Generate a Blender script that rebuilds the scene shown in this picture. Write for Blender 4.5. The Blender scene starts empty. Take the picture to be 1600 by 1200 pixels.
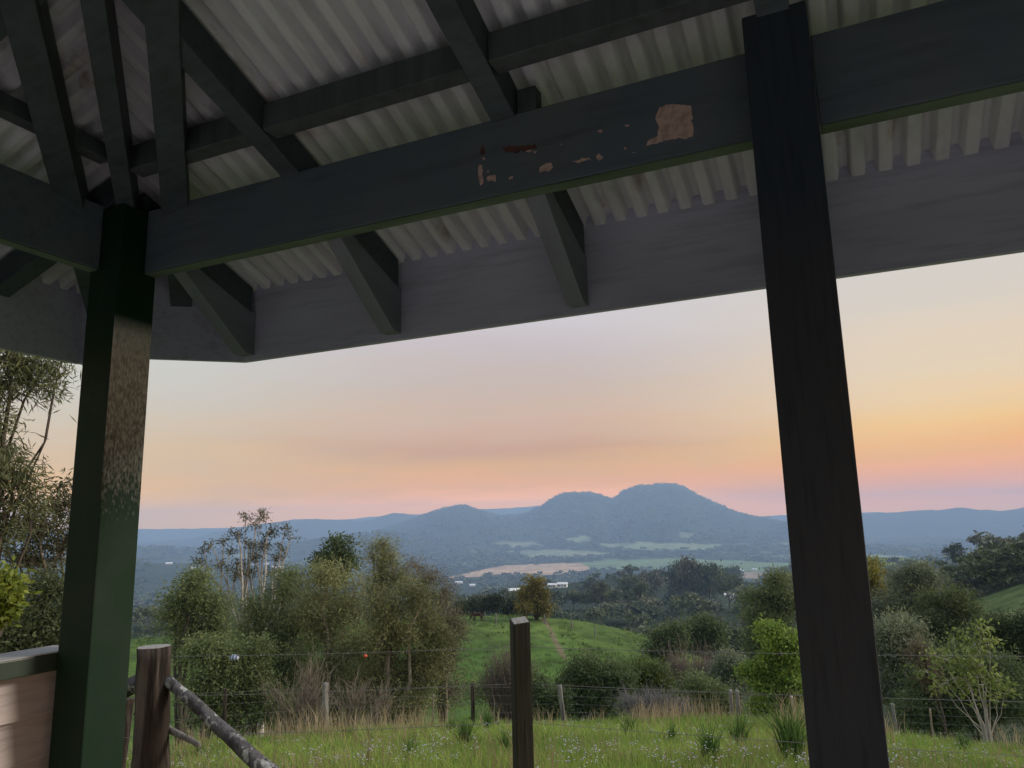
import bpy, bmesh, math
import numpy as np
from mathutils import Vector, Matrix
rng = np.random.default_rng(7)
SC = bpy.context.scene
COL = SC.collection

# ------------------------------------------------------------------ camera
EYE = np.array([0.0, 0.0, 1.32])
FPX = 1170.0                      # focal length in pixels of a 1600 px wide frame
PITCH, ROLL = math.radians(10.75), math.radians(1.4)
fwd = np.array([0, math.cos(PITCH), math.sin(PITCH)])
_r = np.array([1.0, 0, 0]); _u = np.cross(_r, fwd)
cr, sr = math.cos(ROLL), math.sin(ROLL)
rgt = cr * _r - sr * _u; upv = sr * _r + cr * _u
cam_d = bpy.data.cameras.new("camera"); cam = bpy.data.objects.new("camera", cam_d); COL.objects.link(cam)
cam_d.sensor_width = 36.0; cam_d.lens = FPX / 1600 * 36.0
cam_d.clip_start = 0.05; cam_d.clip_end = 60000
M = Matrix.Identity(4)
for i in range(3):
    M[i][0], M[i][1], M[i][2], M[i][3] = rgt[i], upv[i], -fwd[i], EYE[i]
cam.matrix_world = M
SC.camera = cam

def ray(x, y):
    d = fwd * FPX + rgt * (x - 800) + upv * (600 - y)
    return d / np.linalg.norm(d)
def at(x, y, d):
    """the point seen at (x, y) of the photograph, d metres away along the ground"""
    r = ray(x, y); return EYE + r * (d / math.hypot(r[0], r[1]))
def azpx(x, y=815):
    r = ray(x, y); return math.atan2(r[0], r[1])
def tanpx(x, y):
    r = ray(x, y); return r[2] / math.hypot(r[0], r[1])

# ------------------------------------------------------------------ sky, sun, exposure
SUN_AZ, SUN_EL = math.radians(84), math.radians(24)
w = bpy.data.worlds.new("World"); SC.world = w; w.use_nodes = True
nt = w.node_tree; N = nt.nodes; L = nt.links; N.clear()
def node(t, **k):
    n = N.new(t)
    for a, b in k.items(): setattr(n, a, b)
    return n
def lin(c):
    return tuple((v / 255 / 12.92 if v / 255 <= .04045 else ((v / 255 + .055) / 1.055) ** 2.4) for v in c)
wo = node("ShaderNodeOutputWorld"); bg = node("ShaderNodeBackground"); L.new(bg.outputs[0], wo.inputs[0])
tc = node("ShaderNodeTexCoord"); sep = node("ShaderNodeSeparateXYZ"); L.new(tc.outputs["Generated"], sep.inputs[0])
asn = node("ShaderNodeMath", operation="ARCSINE"); L.new(sep.outputs[2], asn.inputs[0])
mp = node("ShaderNodeMapping"); mp.inputs["Scale"].default_value = (1.3, 1.3, 9.0); L.new(tc.outputs["Generated"], mp.inputs[0])
nz = node("ShaderNodeTexNoise"); nz.inputs["Scale"].default_value = 1.7; nz.inputs["Detail"].default_value = 5; nz.inputs["Roughness"].default_value = .55
L.new(mp.outputs[0], nz.inputs[0])
nm = node("ShaderNodeMath", operation="MULTIPLY_ADD"); L.new(nz.outputs[0], nm.inputs[0]); nm.inputs[1].default_value = .08; nm.inputs[2].default_value = -.040
el = node("ShaderNodeMath", operation="ADD"); L.new(asn.outputs[0], el.inputs[0]); L.new(nm.outputs[0], el.inputs[1])
mr = node("ShaderNodeMapRange"); mr.inputs[1].default_value = 0; mr.inputs[2].default_value = math.pi / 2; L.new(el.outputs[0], mr.inputs[0])
sq = node("ShaderNodeMath", operation="POWER"); sq.inputs[1].default_value = .5; L.new(mr.outputs[0], sq.inputs[0])
HAZE_D, HAZE_TOP, HAZE_FAR, HAZE_C = 2.0e-4, 258.0, 8300.0, (.26, .33, .51)
def beyond(deg, c):
    """colour of the sky behind the haze, for the colour c it shows through it at that elevation"""
    L_ = min(HAZE_FAR, HAZE_TOP / math.sin(math.radians(max(deg, .1)))); T = math.exp(-HAZE_D * L_)
    return tuple(max((a - h * (1 - T)) / T, .0) for a, h in zip(lin(c), HAZE_C))
def ramp(stops):
    r = node("ShaderNodeValToRGB"); r.color_ramp.interpolation = "LINEAR"
    e = r.color_ramp.elements
    while len(e) < len(stops): e.new(.5)
    for k, (deg, c) in enumerate(stops):
        e[k].position = math.sqrt(max(deg, 0) / 90); q = beyond(max(deg, 1.9), c); e[k].color = (*[v / 3 for v in q], 1)
    L.new(sq.outputs[0], r.inputs[0]); return r
Z = (90, (230, 240, 255))
rl = ramp([(0, (204, 176, 168)), (1.0, (206, 178, 168)), (2.0, (208, 178, 160)), (3, (211, 179, 155)), (4.6, (210, 183, 160)), (6.3, (207, 189, 170)), (9, (203, 196, 186)), (11.5, (202, 202, 198)), (14, (200, 204, 208)), (30, (202, 212, 226)), Z])
rc = ramp([(0, (222, 180, 150)), (1.6, (220, 176, 142)), (3, (216, 170, 130)), (4.8, (212, 171, 142)), (6.2, (199, 161, 145)), (7.2, (205, 172, 156)), (8.4, (206, 178, 165)), (10.7, (198, 182, 176)), (13, (198, 188, 193)), (15.5, (205, 200, 206)), (30, (202, 211, 226)), Z])
rr = ramp([(0, (218, 176, 148)), (1.0, (217, 172, 142)), (2.6, (217, 166, 128)), (4, (226, 175, 130)), (6, (233, 196, 150)), (7.6, (231, 202, 166)), (9.5, (227, 206, 180)), (12, (222, 206, 188)), (15.5, (213, 205, 197)), (20, (209, 207, 204)), (35, (205, 213, 226)), Z])
azn = node("ShaderNodeMath", operation="ARCTAN2"); L.new(sep.outputs[0], azn.inputs[0]); L.new(sep.outputs[1], azn.inputs[1])
m1 = node("ShaderNodeMapRange", interpolation_type="SMOOTHSTEP"); m1.inputs[1].default_value = math.radians(-30); m1.inputs[2].default_value = math.radians(-2); L.new(azn.outputs[0], m1.inputs[0])
m2 = node("ShaderNodeMapRange", interpolation_type="SMOOTHSTEP"); m2.inputs[1].default_value = math.radians(2); m2.inputs[2].default_value = math.radians(30); L.new(azn.outputs[0], m2.inputs[0])
def mix(f, a, b):
    m = node("ShaderNodeMix", data_type="RGBA"); L.new(f, m.inputs[0]); L.new(a, m.inputs[6]); L.new(b, m.inputs[7]); return m.outputs[2]
c1 = mix(m1.outputs[0], rl.outputs[0], rc.outputs[0]); c2 = mix(m2.outputs[0], c1, rr.outputs[0])
m3 = node("ShaderNodeMapRange", interpolation_type="SMOOTHSTEP"); m3.inputs[1].default_value = math.radians(115); m3.inputs[2].default_value = math.radians(180); L.new(azn.outputs[0], m3.inputs[0])
c3 = mix(m3.outputs[0], c2, rl.outputs[0])
L.new(c3, bg.inputs[0]); bg.inputs[1].default_value = 3.0

sd = bpy.data.lights.new("sun", "SUN"); sun = bpy.data.objects.new("sun", sd); COL.objects.link(sun)
sd.energy = 3.2; sd.angle = math.radians(14); sd.color = (1.0, .89, .76)
sun.rotation_euler = Vector((math.sin(SUN_AZ) * math.cos(SUN_EL), math.cos(SUN_AZ) * math.cos(SUN_EL), math.sin(SUN_EL))).to_track_quat("Z", "Y").to_euler()
SC.view_settings.view_transform = "Standard"; SC.view_settings.look = "None"
SC.view_settings.gamma = 1; SC.view_settings.use_curve_mapping = False
SC.view_settings.exposure = 0.0
cy = SC.cycles
SC.render.engine = "CYCLES"
cy.use_denoising = True
cy.max_bounces = 6; cy.diffuse_bounces = 4; cy.glossy_bounces = 2; cy.transmission_bounces = 3; cy.volume_bounces = 2
cy.transparent_max_bounces = 4; cy.sample_clamp_indirect = 4
cy.caustics_reflective = False; cy.caustics_refractive = False

# ------------------------------------------------------------------ material helpers
def mat(name, base, rough=.8, spec=.3, metal=0.0, noise=None, bump=None, attr=None, translucent=0.0, coord="Object"):
    """noise: (scale, detail, colour2, lo, hi, stretch); bump: (scale, strength, distance, stretch)"""
    m = bpy.data.materials.new(name); m.use_nodes = True
    t = m.node_tree; n = t.nodes; l = t.links; n.clear()
    out = n.new("ShaderNodeOutputMaterial"); b = n.new("ShaderNodeBsdfPrincipled")
    b.inputs["Roughness"].default_value = rough; b.inputs["Specular IOR Level"].default_value = spec; b.inputs["Metallic"].default_value = metal
    tcn = n.new("ShaderNodeTexCoord")
    col = None
    if attr:
        a = n.new("ShaderNodeAttribute"); a.attribute_name = attr; col = a.outputs["Color"]
    else:
        c = n.new("ShaderNodeRGB"); c.outputs[0].default_value = (*base, 1); col = c.outputs[0]
    def nzs(scale, detail, st):
        mpn = n.new("ShaderNodeMapping"); mpn.inputs["Scale"].default_value = st; l.new(tcn.outputs[coord], mpn.inputs[0])
        q = n.new("ShaderNodeTexNoise"); q.inputs["Scale"].default_value = scale; q.inputs["Detail"].default_value = detail; q.inputs["Roughness"].default_value = .6
        l.new(mpn.outputs[0], q.inputs[0]); return q
    for nzd in (noise if isinstance(noise, list) else [noise] if noise else []):
        scale, detail, c2, lo, hi, st = nzd
        q = nzs(scale, detail, st)
        r = n.new("ShaderNodeMapRange"); r.inputs[1].default_value = lo; r.inputs[2].default_value = hi; l.new(q.outputs[0], r.inputs[0])
        x = n.new("ShaderNodeMix"); x.data_type = "RGBA"; l.new(r.outputs[0], x.inputs[0]); l.new(col, x.inputs[6])
        if isinstance(c2, float):
            x.blend_type = "MULTIPLY"; x.inputs[7].default_value = (c2, c2, c2, 1)
        else: x.inputs[7].default_value = (*c2, 1)
        col = x.outputs[2]
    l.new(col, b.inputs["Base Color"])
    if bump:
        scale, strength, dist, st = bump
        q = nzs(scale, 4, st); bp = n.new("ShaderNodeBump"); bp.inputs["Strength"].default_value = strength; bp.inputs["Distance"].default_value = dist
        l.new(q.outputs[0], bp.inputs["Height"]); l.new(bp.outputs[0], b.inputs["Normal"])
    sh = b.outputs[0]
    if translucent:
        tr = n.new("ShaderNodeBsdfTranslucent"); l.new(col, tr.inputs[0]); ms = n.new("ShaderNodeMixShader"); ms.inputs[0].default_value = translucent
        l.new(b.outputs[0], ms.inputs[1]); l.new(tr.outputs[0], ms.inputs[2]); sh = ms.outputs[0]
    l.new(sh, out.inputs[0])
    return m

# ------------------------------------------------------------------ object helpers
def tag(o, label=None, cat=None, group=None, kind=None):
    if label: o["label"] = label
    if cat: o["category"] = cat
    if group: o["group"] = group
    if kind: o["kind"] = kind
    return o
def empty(name, loc, rz=0.0, **k):
    o = bpy.data.objects.new(name, None); COL.objects.link(o); o.location = loc; o.rotation_euler = (0, 0, rz); o.empty_display_size = .2
    return tag(o, **k)
def mesh_np(name, verts, faces, m=None, smooth=False, color=None):
    """faces: int array n x 3 or n x 4, or list of such arrays"""
    me = bpy.data.meshes.new(name)
    fl = [np.asarray(f, dtype=np.int32) for f in (faces if isinstance(faces, list) else [faces]) if len(f)]
    verts = np.asarray(verts, dtype=np.float32)
    me.vertices.add(len(verts)); me.vertices.foreach_set("co", verts.ravel())
    loops = np.concatenate([f.ravel() for f in fl]); tot = np.concatenate([np.full(len(f), f.shape[1], np.int32) for f in fl])
    me.loops.add(len(loops)); me.loops.foreach_set("vertex_index", loops)
    me.polygons.add(len(tot)); me.polygons.foreach_set("loop_start", np.concatenate([[0], np.cumsum(tot)[:-1]]).astype(np.int32))
    me.update(calc_edges=True)
    if smooth: me.polygons.foreach_set("use_smooth", np.ones(len(tot), bool))
    if color is not None:
        a = me.color_attributes.new("cover", "FLOAT_COLOR", "POINT")
        cc = np.ones((len(verts), 4), np.float32); cc[:, :3] = color; a.data.foreach_set("color", cc.ravel())
    if m: me.materials.append(m)
    me.validate(clean_customdata=False)
    return me
def link(name, me, parent=None, loc=(0, 0, 0), **k):
    o = bpy.data.objects.new(name, me); COL.objects.link(o); o.location = loc
    if parent: o.parent = parent
    return tag(o, **k)
class MB:
    """collects vertices and faces of one mesh"""
    def __init__(s): s.v = []; s.q = []; s.t = []; s.n = 0; s.c = []
    def add(s, v, q=None, t=None, c=None):
        v = np.asarray(v, float).reshape(-1, 3); s.v.append(v)
        if q is not None and len(q): s.q.append(np.asarray(q) + s.n)
        if t is not None and len(t): s.t.append(np.asarray(t) + s.n)
        if c is not None: s.c.append(np.broadcast_to(np.asarray(c, float), (len(v), 3)))
        s.n += len(v)
    def tube(s, pts, rad, sides=6, c=None, cap=True):
        pts = np.asarray(pts, float); k = len(pts); rad = np.broadcast_to(rad, (k,))
        d = np.gradient(pts, axis=0); d /= np.linalg.norm(d, axis=1)[:, None] + 1e-9
        ref = np.array([0, 0, 1.0]) if abs(d[0][2]) < .8 else np.array([1.0, 0, 0])
        a = np.cross(d, ref); a /= np.linalg.norm(a, axis=1)[:, None] + 1e-9; b = np.cross(d, a)
        th = np.linspace(0, 2 * math.pi, sides, endpoint=False)
        v = (pts[:, None] + rad[:, None, None] * (np.cos(th)[None, :, None] * a[:, None] + np.sin(th)[None, :, None] * b[:, None])).reshape(-1, 3)
        i = np.arange(k - 1)[:, None] * sides; j = np.arange(sides)[None]; j2 = (j + 1) % sides
        q = np.stack([i + j, i + j2, i + sides + j2, i + sides + j], -1).reshape(-1, 4)
        t = []
        if cap:
            v = np.vstack([v, pts[0], pts[-1]]); A, B = k * sides, k * sides + 1
            t = [[A, (x + 1) % sides, x] for x in range(sides)] + [[B, (k - 1) * sides + x, (k - 1) * sides + (x + 1) % sides] for x in range(sides)]
        s.add(v, q, t, c)
    def box(s, x0, x1, y0, y1, z0, z1, c=None):
        v = [[x, y, z] for x in (x0, x1) for y in (y0, y1) for z in (z0, z1)]
        s.add(v, [[0, 1, 3, 2], [4, 6, 7, 5], [0, 4, 5, 1], [2, 3, 7, 6], [0, 2, 6, 4], [1, 5, 7, 3]], c=c)
    def mesh(s, name, m, smooth=False):
        f = []
        if s.q: f.append(np.concatenate(s.q))
        if s.t: f.append(np.concatenate([np.asarray(x).reshape(-1, 3) for x in s.t]))
        return mesh_np(name, np.concatenate(s.v), f, m, smooth, np.concatenate(s.c) if s.c else None)
def centred(name, verts, faces, m, parent, bevel=0.0, smooth=False, **k):
    """a small mesh with its origin at its own middle"""
    v = np.asarray(verts, float); c = (v.max(0) + v.min(0)) / 2
    me = bpy.data.meshes.new(name); me.from_pydata([tuple(x) for x in v - c], [], [list(f) for f in faces])
    bm = bmesh.new(); bm.from_mesh(me); bmesh.ops.recalc_face_normals(bm, faces=bm.faces)
    if bevel: bmesh.ops.bevel(bm, geom=bm.edges[:], offset=bevel, segments=2, affect="EDGES", profile=.6)
    bm.to_mesh(me); bm.free(); me.materials.append(m)
    if smooth: me.polygons.foreach_set("use_smooth", [True] * len(me.polygons))
    return link(name, me, parent, tuple(c), **k)
BOXF = [[0, 1, 3, 2], [4, 6, 7, 5], [0, 4, 5, 1], [2, 3, 7, 6], [0, 2, 6, 4], [1, 5, 7, 3]]
def boxo(name, x0, x1, y0, y1, z0, z1, m, parent, bevel=.004, **k):
    return centred(name, [[x, y, z] for x in (x0, x1) for y in (y0, y1) for z in (z0, z1)], BOXF, m, parent, bevel, **k)

def noise2(x, y, s, seed=0):
    """cheap smooth value noise, -1..1"""
    x = np.asarray(x, float) / s; y = np.asarray(y, float) / s
    xi = np.floor(x).astype(np.int64); yi = np.floor(y).astype(np.int64); fx = x - xi; fy = y - yi
    fx = fx * fx * (3 - 2 * fx); fy = fy * fy * (3 - 2 * fy)
    def h(a, b):
        n = (a * 374761393 + b * 668265263 + seed * 1442695041) & 0xffffffff
        n = ((n ^ (n >> 13)) * 1274126177) & 0xffffffff
        return ((n ^ (n >> 16)) & 0xffff) / 32767.5 - 1
    return (h(xi, yi) * (1 - fx) + h(xi + 1, yi) * fx) * (1 - fy) + (h(xi, yi + 1) * (1 - fx) + h(xi + 1, yi + 1) * fx) * fy

# ------------------------------------------------------------------ terrain
BD = np.array([0, 2, 3, 4.5, 7, 10, 14, 18, 22, 27, 35, 45, 60, 80, 100, 120, 150, 200, 250, 350, 500, 700, 1000, 1500, 2000, 2700, 3500, 4500, 9000, 30000.])
BZ = np.array([-1.55, -1.6, -1.66, -1.80, -2.12, -2.80, -3.60, -4.42, -5.7, -7.6, -11, -14.6, -17, -19, -21, -23, -27, -35, -44, -60, -78, -92, -108, -128, -138, -142, -142, -142, -140, -140.])
def prof(pts):
    a = np.array([azpx(x, y) for x, y in pts]); t = np.array([tanpx(x, y) for x, y in pts]); return a, t
# (distance, near width, far width, [(x, y) of the crest in the photograph])
RIDGES = [
    (104, 36, 26, [(-400, 1010), (0, 1008), (200, 1004), (420, 990), (600, 972), (700, 966), (840, 966), (900, 973), (960, 985), (1020, 1004), (1080, 1035), (1200, 1120), (1300, 1200)]),
    (150, 45, 60, [(1360, 1120), (1440, 985), (1490, 953), (1530, 937), (1560, 926), (1600, 912), (1700, 885), (1900, 870)]),
    (330, 120, 120, [(1250, 960), (1350, 925), (1430, 905), (1480, 892), (1520, 884), (1560, 875), (1600, 868), (1700, 850), (1900, 835)]),
    (700, 170, 120, [(700, 960), (800, 935), (870, 916), (950, 906), (1040, 904), (1100, 908), (1150, 925), (1220, 935), (1300, 940)]),
    (1100, 250, 200, [(1180, 930), (1250, 890), (1345, 868), (1420, 871), (1490, 883), (1560, 890), (1900, 890)]),
    (2300, 600, 500, [(-400, 880), (0, 884), (215, 880), (345, 883), (450, 888), (540, 905), (640, 915)]),
    (3700, 400, 500, [(-400, 868), (0, 864), (200, 860), (340, 858), (430, 853), (500, 845), (560, 838), (600, 836), (640, 842), (700, 853), (760, 861), (850, 866), (1000, 872), (1100, 868), (1200, 862), (1300, 858), (1400, 853), (1470, 858), (1540, 860), (1700, 862)]),
    (5000, 1150, 700, [(560, 835), (610, 822), (650, 809), (670, 802), (690, 796), (706, 792), (715, 790), (727, 789), (738, 792), (748, 795), (765, 801), (785, 806), (805, 806), (822, 802), (838, 796), (850, 789), (862, 780), (872, 774), (885, 770), (900, 769), (925, 770), (940, 774), (955, 779), (962, 776), (972, 768), (985, 762), (1000, 758), (1030, 757), (1055, 757), (1068, 761), (1085, 771), (1110, 783), (1130, 791), (1150, 800), (1175, 806), (1200, 811), (1260, 818), (1330, 830)]),
    (6300, 700, 700, [(-400, 850), (200, 848), (300, 842), (370, 826), (420, 818), (450, 814), (481, 810), (512, 812), (540, 814), (560, 816), (585, 810), (600, 805), (615, 803), (630, 804), (650, 808), (700, 815), (900, 830), (1170, 815), (1240, 815), (1300, 812), (1345, 804), (1375, 801), (1400, 800), (1420, 797), (1450, 795), (1468, 797), (1485, 795), (1505, 794), (1530, 797), (1560, 798), (1580, 796), (1600, 793), (1660, 790), (1750, 797), (1900, 800)]),
    (7700, 500, 700, [(-400, 838), (0, 833), (200, 828), (300, 826), (420, 822), (520, 812), (620, 805), (700, 801), (760, 795), (800, 794), (840, 790), (880, 792), (960, 800), (1100, 806), (1180, 807), (1230, 804), (1300, 803), (1360, 800), (1420, 803), (1700, 800), (1900, 800)]),
]
RP = [(d, wn, wf, *prof(p)) for d, wn, wf, p in RIDGES]
def ground_z(x, y, detail=True):
    x = np.asarray(x, float); y = np.asarray(y, float)
    d = np.hypot(x, y) + 1e-6; a = np.arctan2(x, y)
    z = np.interp(d, BD, BZ)
    # the paddock drops a little faster to the left of the lookout
    out = z.copy()
    for k, (rd, wn, wf, ra, rt) in enumerate(RP):
        t = np.interp(a, ra, rt); zc = t * rd; zb = np.interp(rd, BD, BZ)
        q = np.where(d < rd, (d - rd) / wn, (d - rd) / wf)
        if k == 1: edge = np.clip((a - azpx(1440)) / math.radians(1.5), 0, 1)
        elif k == 7: edge = np.clip((a - azpx(540)) / math.radians(2), 0, 1) * np.clip((azpx(1340) - a) / math.radians(3), 0, 1)
        else: edge = 1.0
        bump = np.exp(-q * q * (1.0 if k else .9))
        out = np.maximum(out, z + np.maximum(0, zc - z) * bump * edge)
    z = out
    if detail:
        z = z + noise2(x, y, 1.1, 1) * .035 * np.clip(d / 5, 0, 1) + noise2(x, y, 4.2, 2) * .07 * np.clip(d / 12, 0, 1)
        z = z + noise2(x, y, 30, 3) * .5 * np.clip((d - 60) / 200, 0, 1) + noise2(x, y, 120, 4) * 2.2 * np.clip((d - 400) / 900, 0, 1)
        z = z + (noise2(x, y, 55, 5) * 5 + noise2(x, y, 230, 6) * 9) * np.clip((d - 4000) / 1200, 0, 1) * np.clip((8500 - d) / 1500, .25, 1)
    mm = np.clip((d - 3500) / 500, 0, 1) * np.clip(np.abs(d - 5000) / 400 - .4, 0, 1) * np.clip((6000 - d) / 300, 0, 1)
    z = z + mm * (noise2(x, y, 330, 61) * 26 - np.abs(noise2(x, y, 260, 62)) * 34 + 12)
    return z + EYE[2]
def gz(x, y): return float(ground_z(np.array([x]), np.array([y]))[0])
def gpt(x, d, dz=0.0):
    """the ground point below pixel column x, d metres away"""
    a = azpx(x); px, py = math.sin(a) * d, math.cos(a) * d
    return np.array([px, py, gz(px, py) + dz])
def hit(x, y, d0=3.0, d1=9000):
    r = ray(x, y); h = math.hypot(r[0], r[1])
    d = np.geomspace(d0, d1, 3000); p = EYE[None] + r[None] * (d / h)[:, None]
    k = np.nonzero(p[:, 2] < ground_z(p[:, 0], p[:, 1]))[0]
    return (p[k[0]], float(d[k[0]])) if len(k) else (at(x, y, d1), d1)

def inpoly(px, py, poly):
    ins = np.zeros(px.shape, bool); n = len(poly)
    for i in range(n):
        x0, y0 = poly[i]; x1, y1 = poly[(i + 1) % n]
        c = ((y0 > py) != (y1 > py)) & (px < (x1 - x0) * (py - y0) / (y1 - y0 + 1e-9) + x0); ins ^= c
    return ins
FIELDS = [  # (dmin, dmax, colour, outline where the field lies)
    (55, 135, (.17, .145, .085), [(842, 966), (850, 966), (865, 990), (879, 1015), (887, 1032), (878, 1032), (866, 1010), (854, 985)]),
    (1500, 2900, (.62, .42, .27), [(690, 905), (755, 890), (795, 883), (870, 880), (932, 881), (925, 888), (900, 896), (850, 898), (790, 897)]),
    (1500, 3400, (.19, .27, .11), [(905, 880), (960, 874), (1060, 872), (1150, 876), (1240, 880), (1300, 888), (1180, 893), (1080, 890), (1000, 888), (925, 890)]),
    (1200, 2900, (.36, .27, .18), [(1148, 896), (1175, 893), (1205, 895), (1200, 903), (1165, 905)]),
    (2600, 4700, (.28, .32, .17), [(930, 850), (1000, 846), (1060, 849), (1130, 850), (1110, 859), (1040, 861), (960, 857)]),
    (2600, 4700, (.28, .31, .18), [(790, 862), (860, 858), (960, 864), (930, 871), (840, 871)]),
    (2600, 4700, (.28, .30, .18), [(770, 848), (830, 846), (850, 852), (800, 856)]),
    (2600, 4700, (.24, .28, .16), [(1060, 833), (1090, 834), (1085, 841), (1062, 840)]),
    (2600, 4700, (.26, .30, .17), [(880, 841), (915, 838), (925, 846), (895, 849)]),
    (2600, 4700, (.26, .30, .17), [(1215, 868), (1300, 866), (1420, 868), (1400, 874), (1240, 876)]),
    (600, 1600, (.14, .21, .07), [(1335, 862), (1380, 862), (1430, 868), (1496, 882), (1480, 886), (1400, 883), (1335, 885)]),
    (220, 460, (.12, .17, .06), [(1390, 905), (1440, 895), (1500, 888), (1510, 900), (1480, 925), (1400, 930)]),
    (90, 240, (.13, .18, .06), [(1380, 1200), (1440, 985), (1490, 950), (1560, 924), (1620, 905), (2000, 850), (2000, 1200)]),
    (40, 300, (.16, .18, .10), [(1120, 1010), (1135, 985), (1160, 975), (1170, 985), (1160, 1015)]),
]
def project(x, y, z):
    q = np.stack([x, y, z - EYE[2]], -1); dz = q @ fwd
    dz = np.where(dz > 1e-3, dz, 1e-3)
    return 800 + FPX * (q @ rgt) / dz, 600 - FPX * (q @ upv) / dz
def cover(x, y, z):
    d = np.hypot(x, y); a = np.arctan2(x, y)
    c = np.zeros((len(x), 3)); m = np.zeros(len(x), int)      # m: 0 woodland floor, 1 open ground
    n1 = noise2(x, y, 3.3, 11)[:, None] * .5 + .5; n2 = noise2(x, y, 14, 12)[:, None] * .5 + .5
    grass = np.array([.10, .17, .030]) * (1 - n1) + np.array([.16, .21, .045]) * n1
    hill = np.array([.070, .135, .026]) * (1 - n2) + np.array([.115, .175, .040]) * n2
    n4 = noise2(x, y, 4.5, 15)[:, None] * .5 + .5; hill = hill * (.8 + .35 * n4)
    wood = np.array([.030, .046, .020]) + .014 * n2
    c[:] = wood
    k = d < 30; c[k] = grass[k]; m[k] = 1
    k = (d >= 30) & (d < 135) & (a < azpx(1085) + .035 * noise2(x, y, 6, 17) + .02 * noise2(x, y, 2.2, 18)); c[k] = hill[k]; m[k] = 1
    px, py = project(x, y, z); px = px + 4 * noise2(x * 60 / d, y * 60 / d, 1.1, 19); py = py + 1.2 * noise2(x * 60 / d, y * 60 / d, .9, 20); infront = np.cos(a) > .3
    for lo, hi, col, poly in FIELDS:
        k = infront & (d > lo) & (d < hi) & inpoly(px, py, poly); c[k] = np.array(col) * (.88 + .2 * n2[k]); m[k] = 1
    far = d > 3000; n3 = noise2(x, y, 160, 14)[:, None]
    c[far & (m == 0)] = (np.array([.033, .048, .024]) * (1 + .35 * n3) + .006)[far & (m == 0)]
    patch = (noise2(x, y, 170, 21) + .6 * noise2(x, y, 60, 22)) > .80
    k = (m == 0) & patch & (d > 2400) & (d < 4400) & (z < -75); c[k] = (.20, .23, .13); m[k] = 1
    return c, m
fine = np.radians(np.arange(-50, 50.01, .2)); rest = np.radians(np.arange(52.5, 307.6, 4.0))
AZ = np.concatenate([fine, rest])
def rings(a, b, f):
    r = [a]
    while r[-1] < b: r.append(r[-1] * f)
    r[-1] = b; return np.array(r)
m_ground = mat("meadow_soil_and_grass", (0, 0, 0), .95, .1, attr="cover", noise=[(3.0, 6, .55, .42, .75, (1, 1, 1)), (40, 3, .7, .45, .7, (1, 1, 1))], bump=(25, .5, .05, (1, 1, 1)))
m_land = mat("pasture_and_bushland", (0, 0, 0), .95, .1, attr="cover", noise=[(.5, 7, .5, .42, .68, (1, 1, 1)), (.12, 5, .7, .45, .6, (1, 1, 1))], bump=(.6, .5, .3, (1, 1, 1)))
m_far = mat("forested_slopes", (0, 0, 0), .95, .05, attr="cover", noise=[(.012, 6, .6, .40, .66, (1, 1, 1)), (.05, 3, .7, .45, .65, (1, 1, 1))], bump=(.03, .8, 14, (1, 1, 1)))
def terrain(name, r0, r1, f, m, hole=False):
    R = rings(r0, r1, f); A, RR = np.meshgrid(AZ, R)
    X = (np.sin(A) * RR).ravel(); Y = (np.cos(A) * RR).ravel(); Z = ground_z(X, Y)
    c, _ = cover(X, Y, Z); na = len(AZ); nr = len(R)
    i = np.arange(nr - 1)[:, None] * na; j = np.arange(na)[None]; j2 = (j + 1) % na
    q = np.stack([i + j2, i + j, i + na + j, i + na + j2], -1).reshape(-1, 4)
    V = np.stack([X, Y, Z], -1); t = []
    if hole:
        V = np.vstack([V, [0, 0, gz(0, 0)]]); c = np.vstack([c, c[:1]]); k = len(V) - 1
        t = [[k, x, (x + 1) % na] for x in range(na)]
    me = mesh_np(name, V, [q, np.array(t, int).reshape(-1, 3)], m, True, c)
    return link(name, me, kind="structure")
terrain("ground", .6, 40, 1.04, m_ground, True)
terrain("pasture_hill", 40, 260, 1.015, m_land)
terrain("valley", 260, 3400, 1.013, m_far)
terrain("mountains", 3400, 14000, 1.010, m_far)

# ------------------------------------------------------------------ haze
MH = bpy.data.materials.new("evening_haze"); MH.use_nodes = True
t = MH.node_tree; t.nodes.clear(); o = t.nodes.new("ShaderNodeOutputMaterial"); v = t.nodes.new("ShaderNodeVolumePrincipled")
v.inputs["Color"].default_value = (.47, .67, 1.0, 1); v.inputs["Density"].default_value = HAZE_D; v.inputs["Anisotropy"].default_value = .0
t.links.new(v.outputs[0], o.inputs["Volume"])
b = MB(); b.box(-9000, 9000, -300, HAZE_FAR, -175, HAZE_TOP)
hz = link("haze", b.mesh("haze", MH), kind="stuff")

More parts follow.
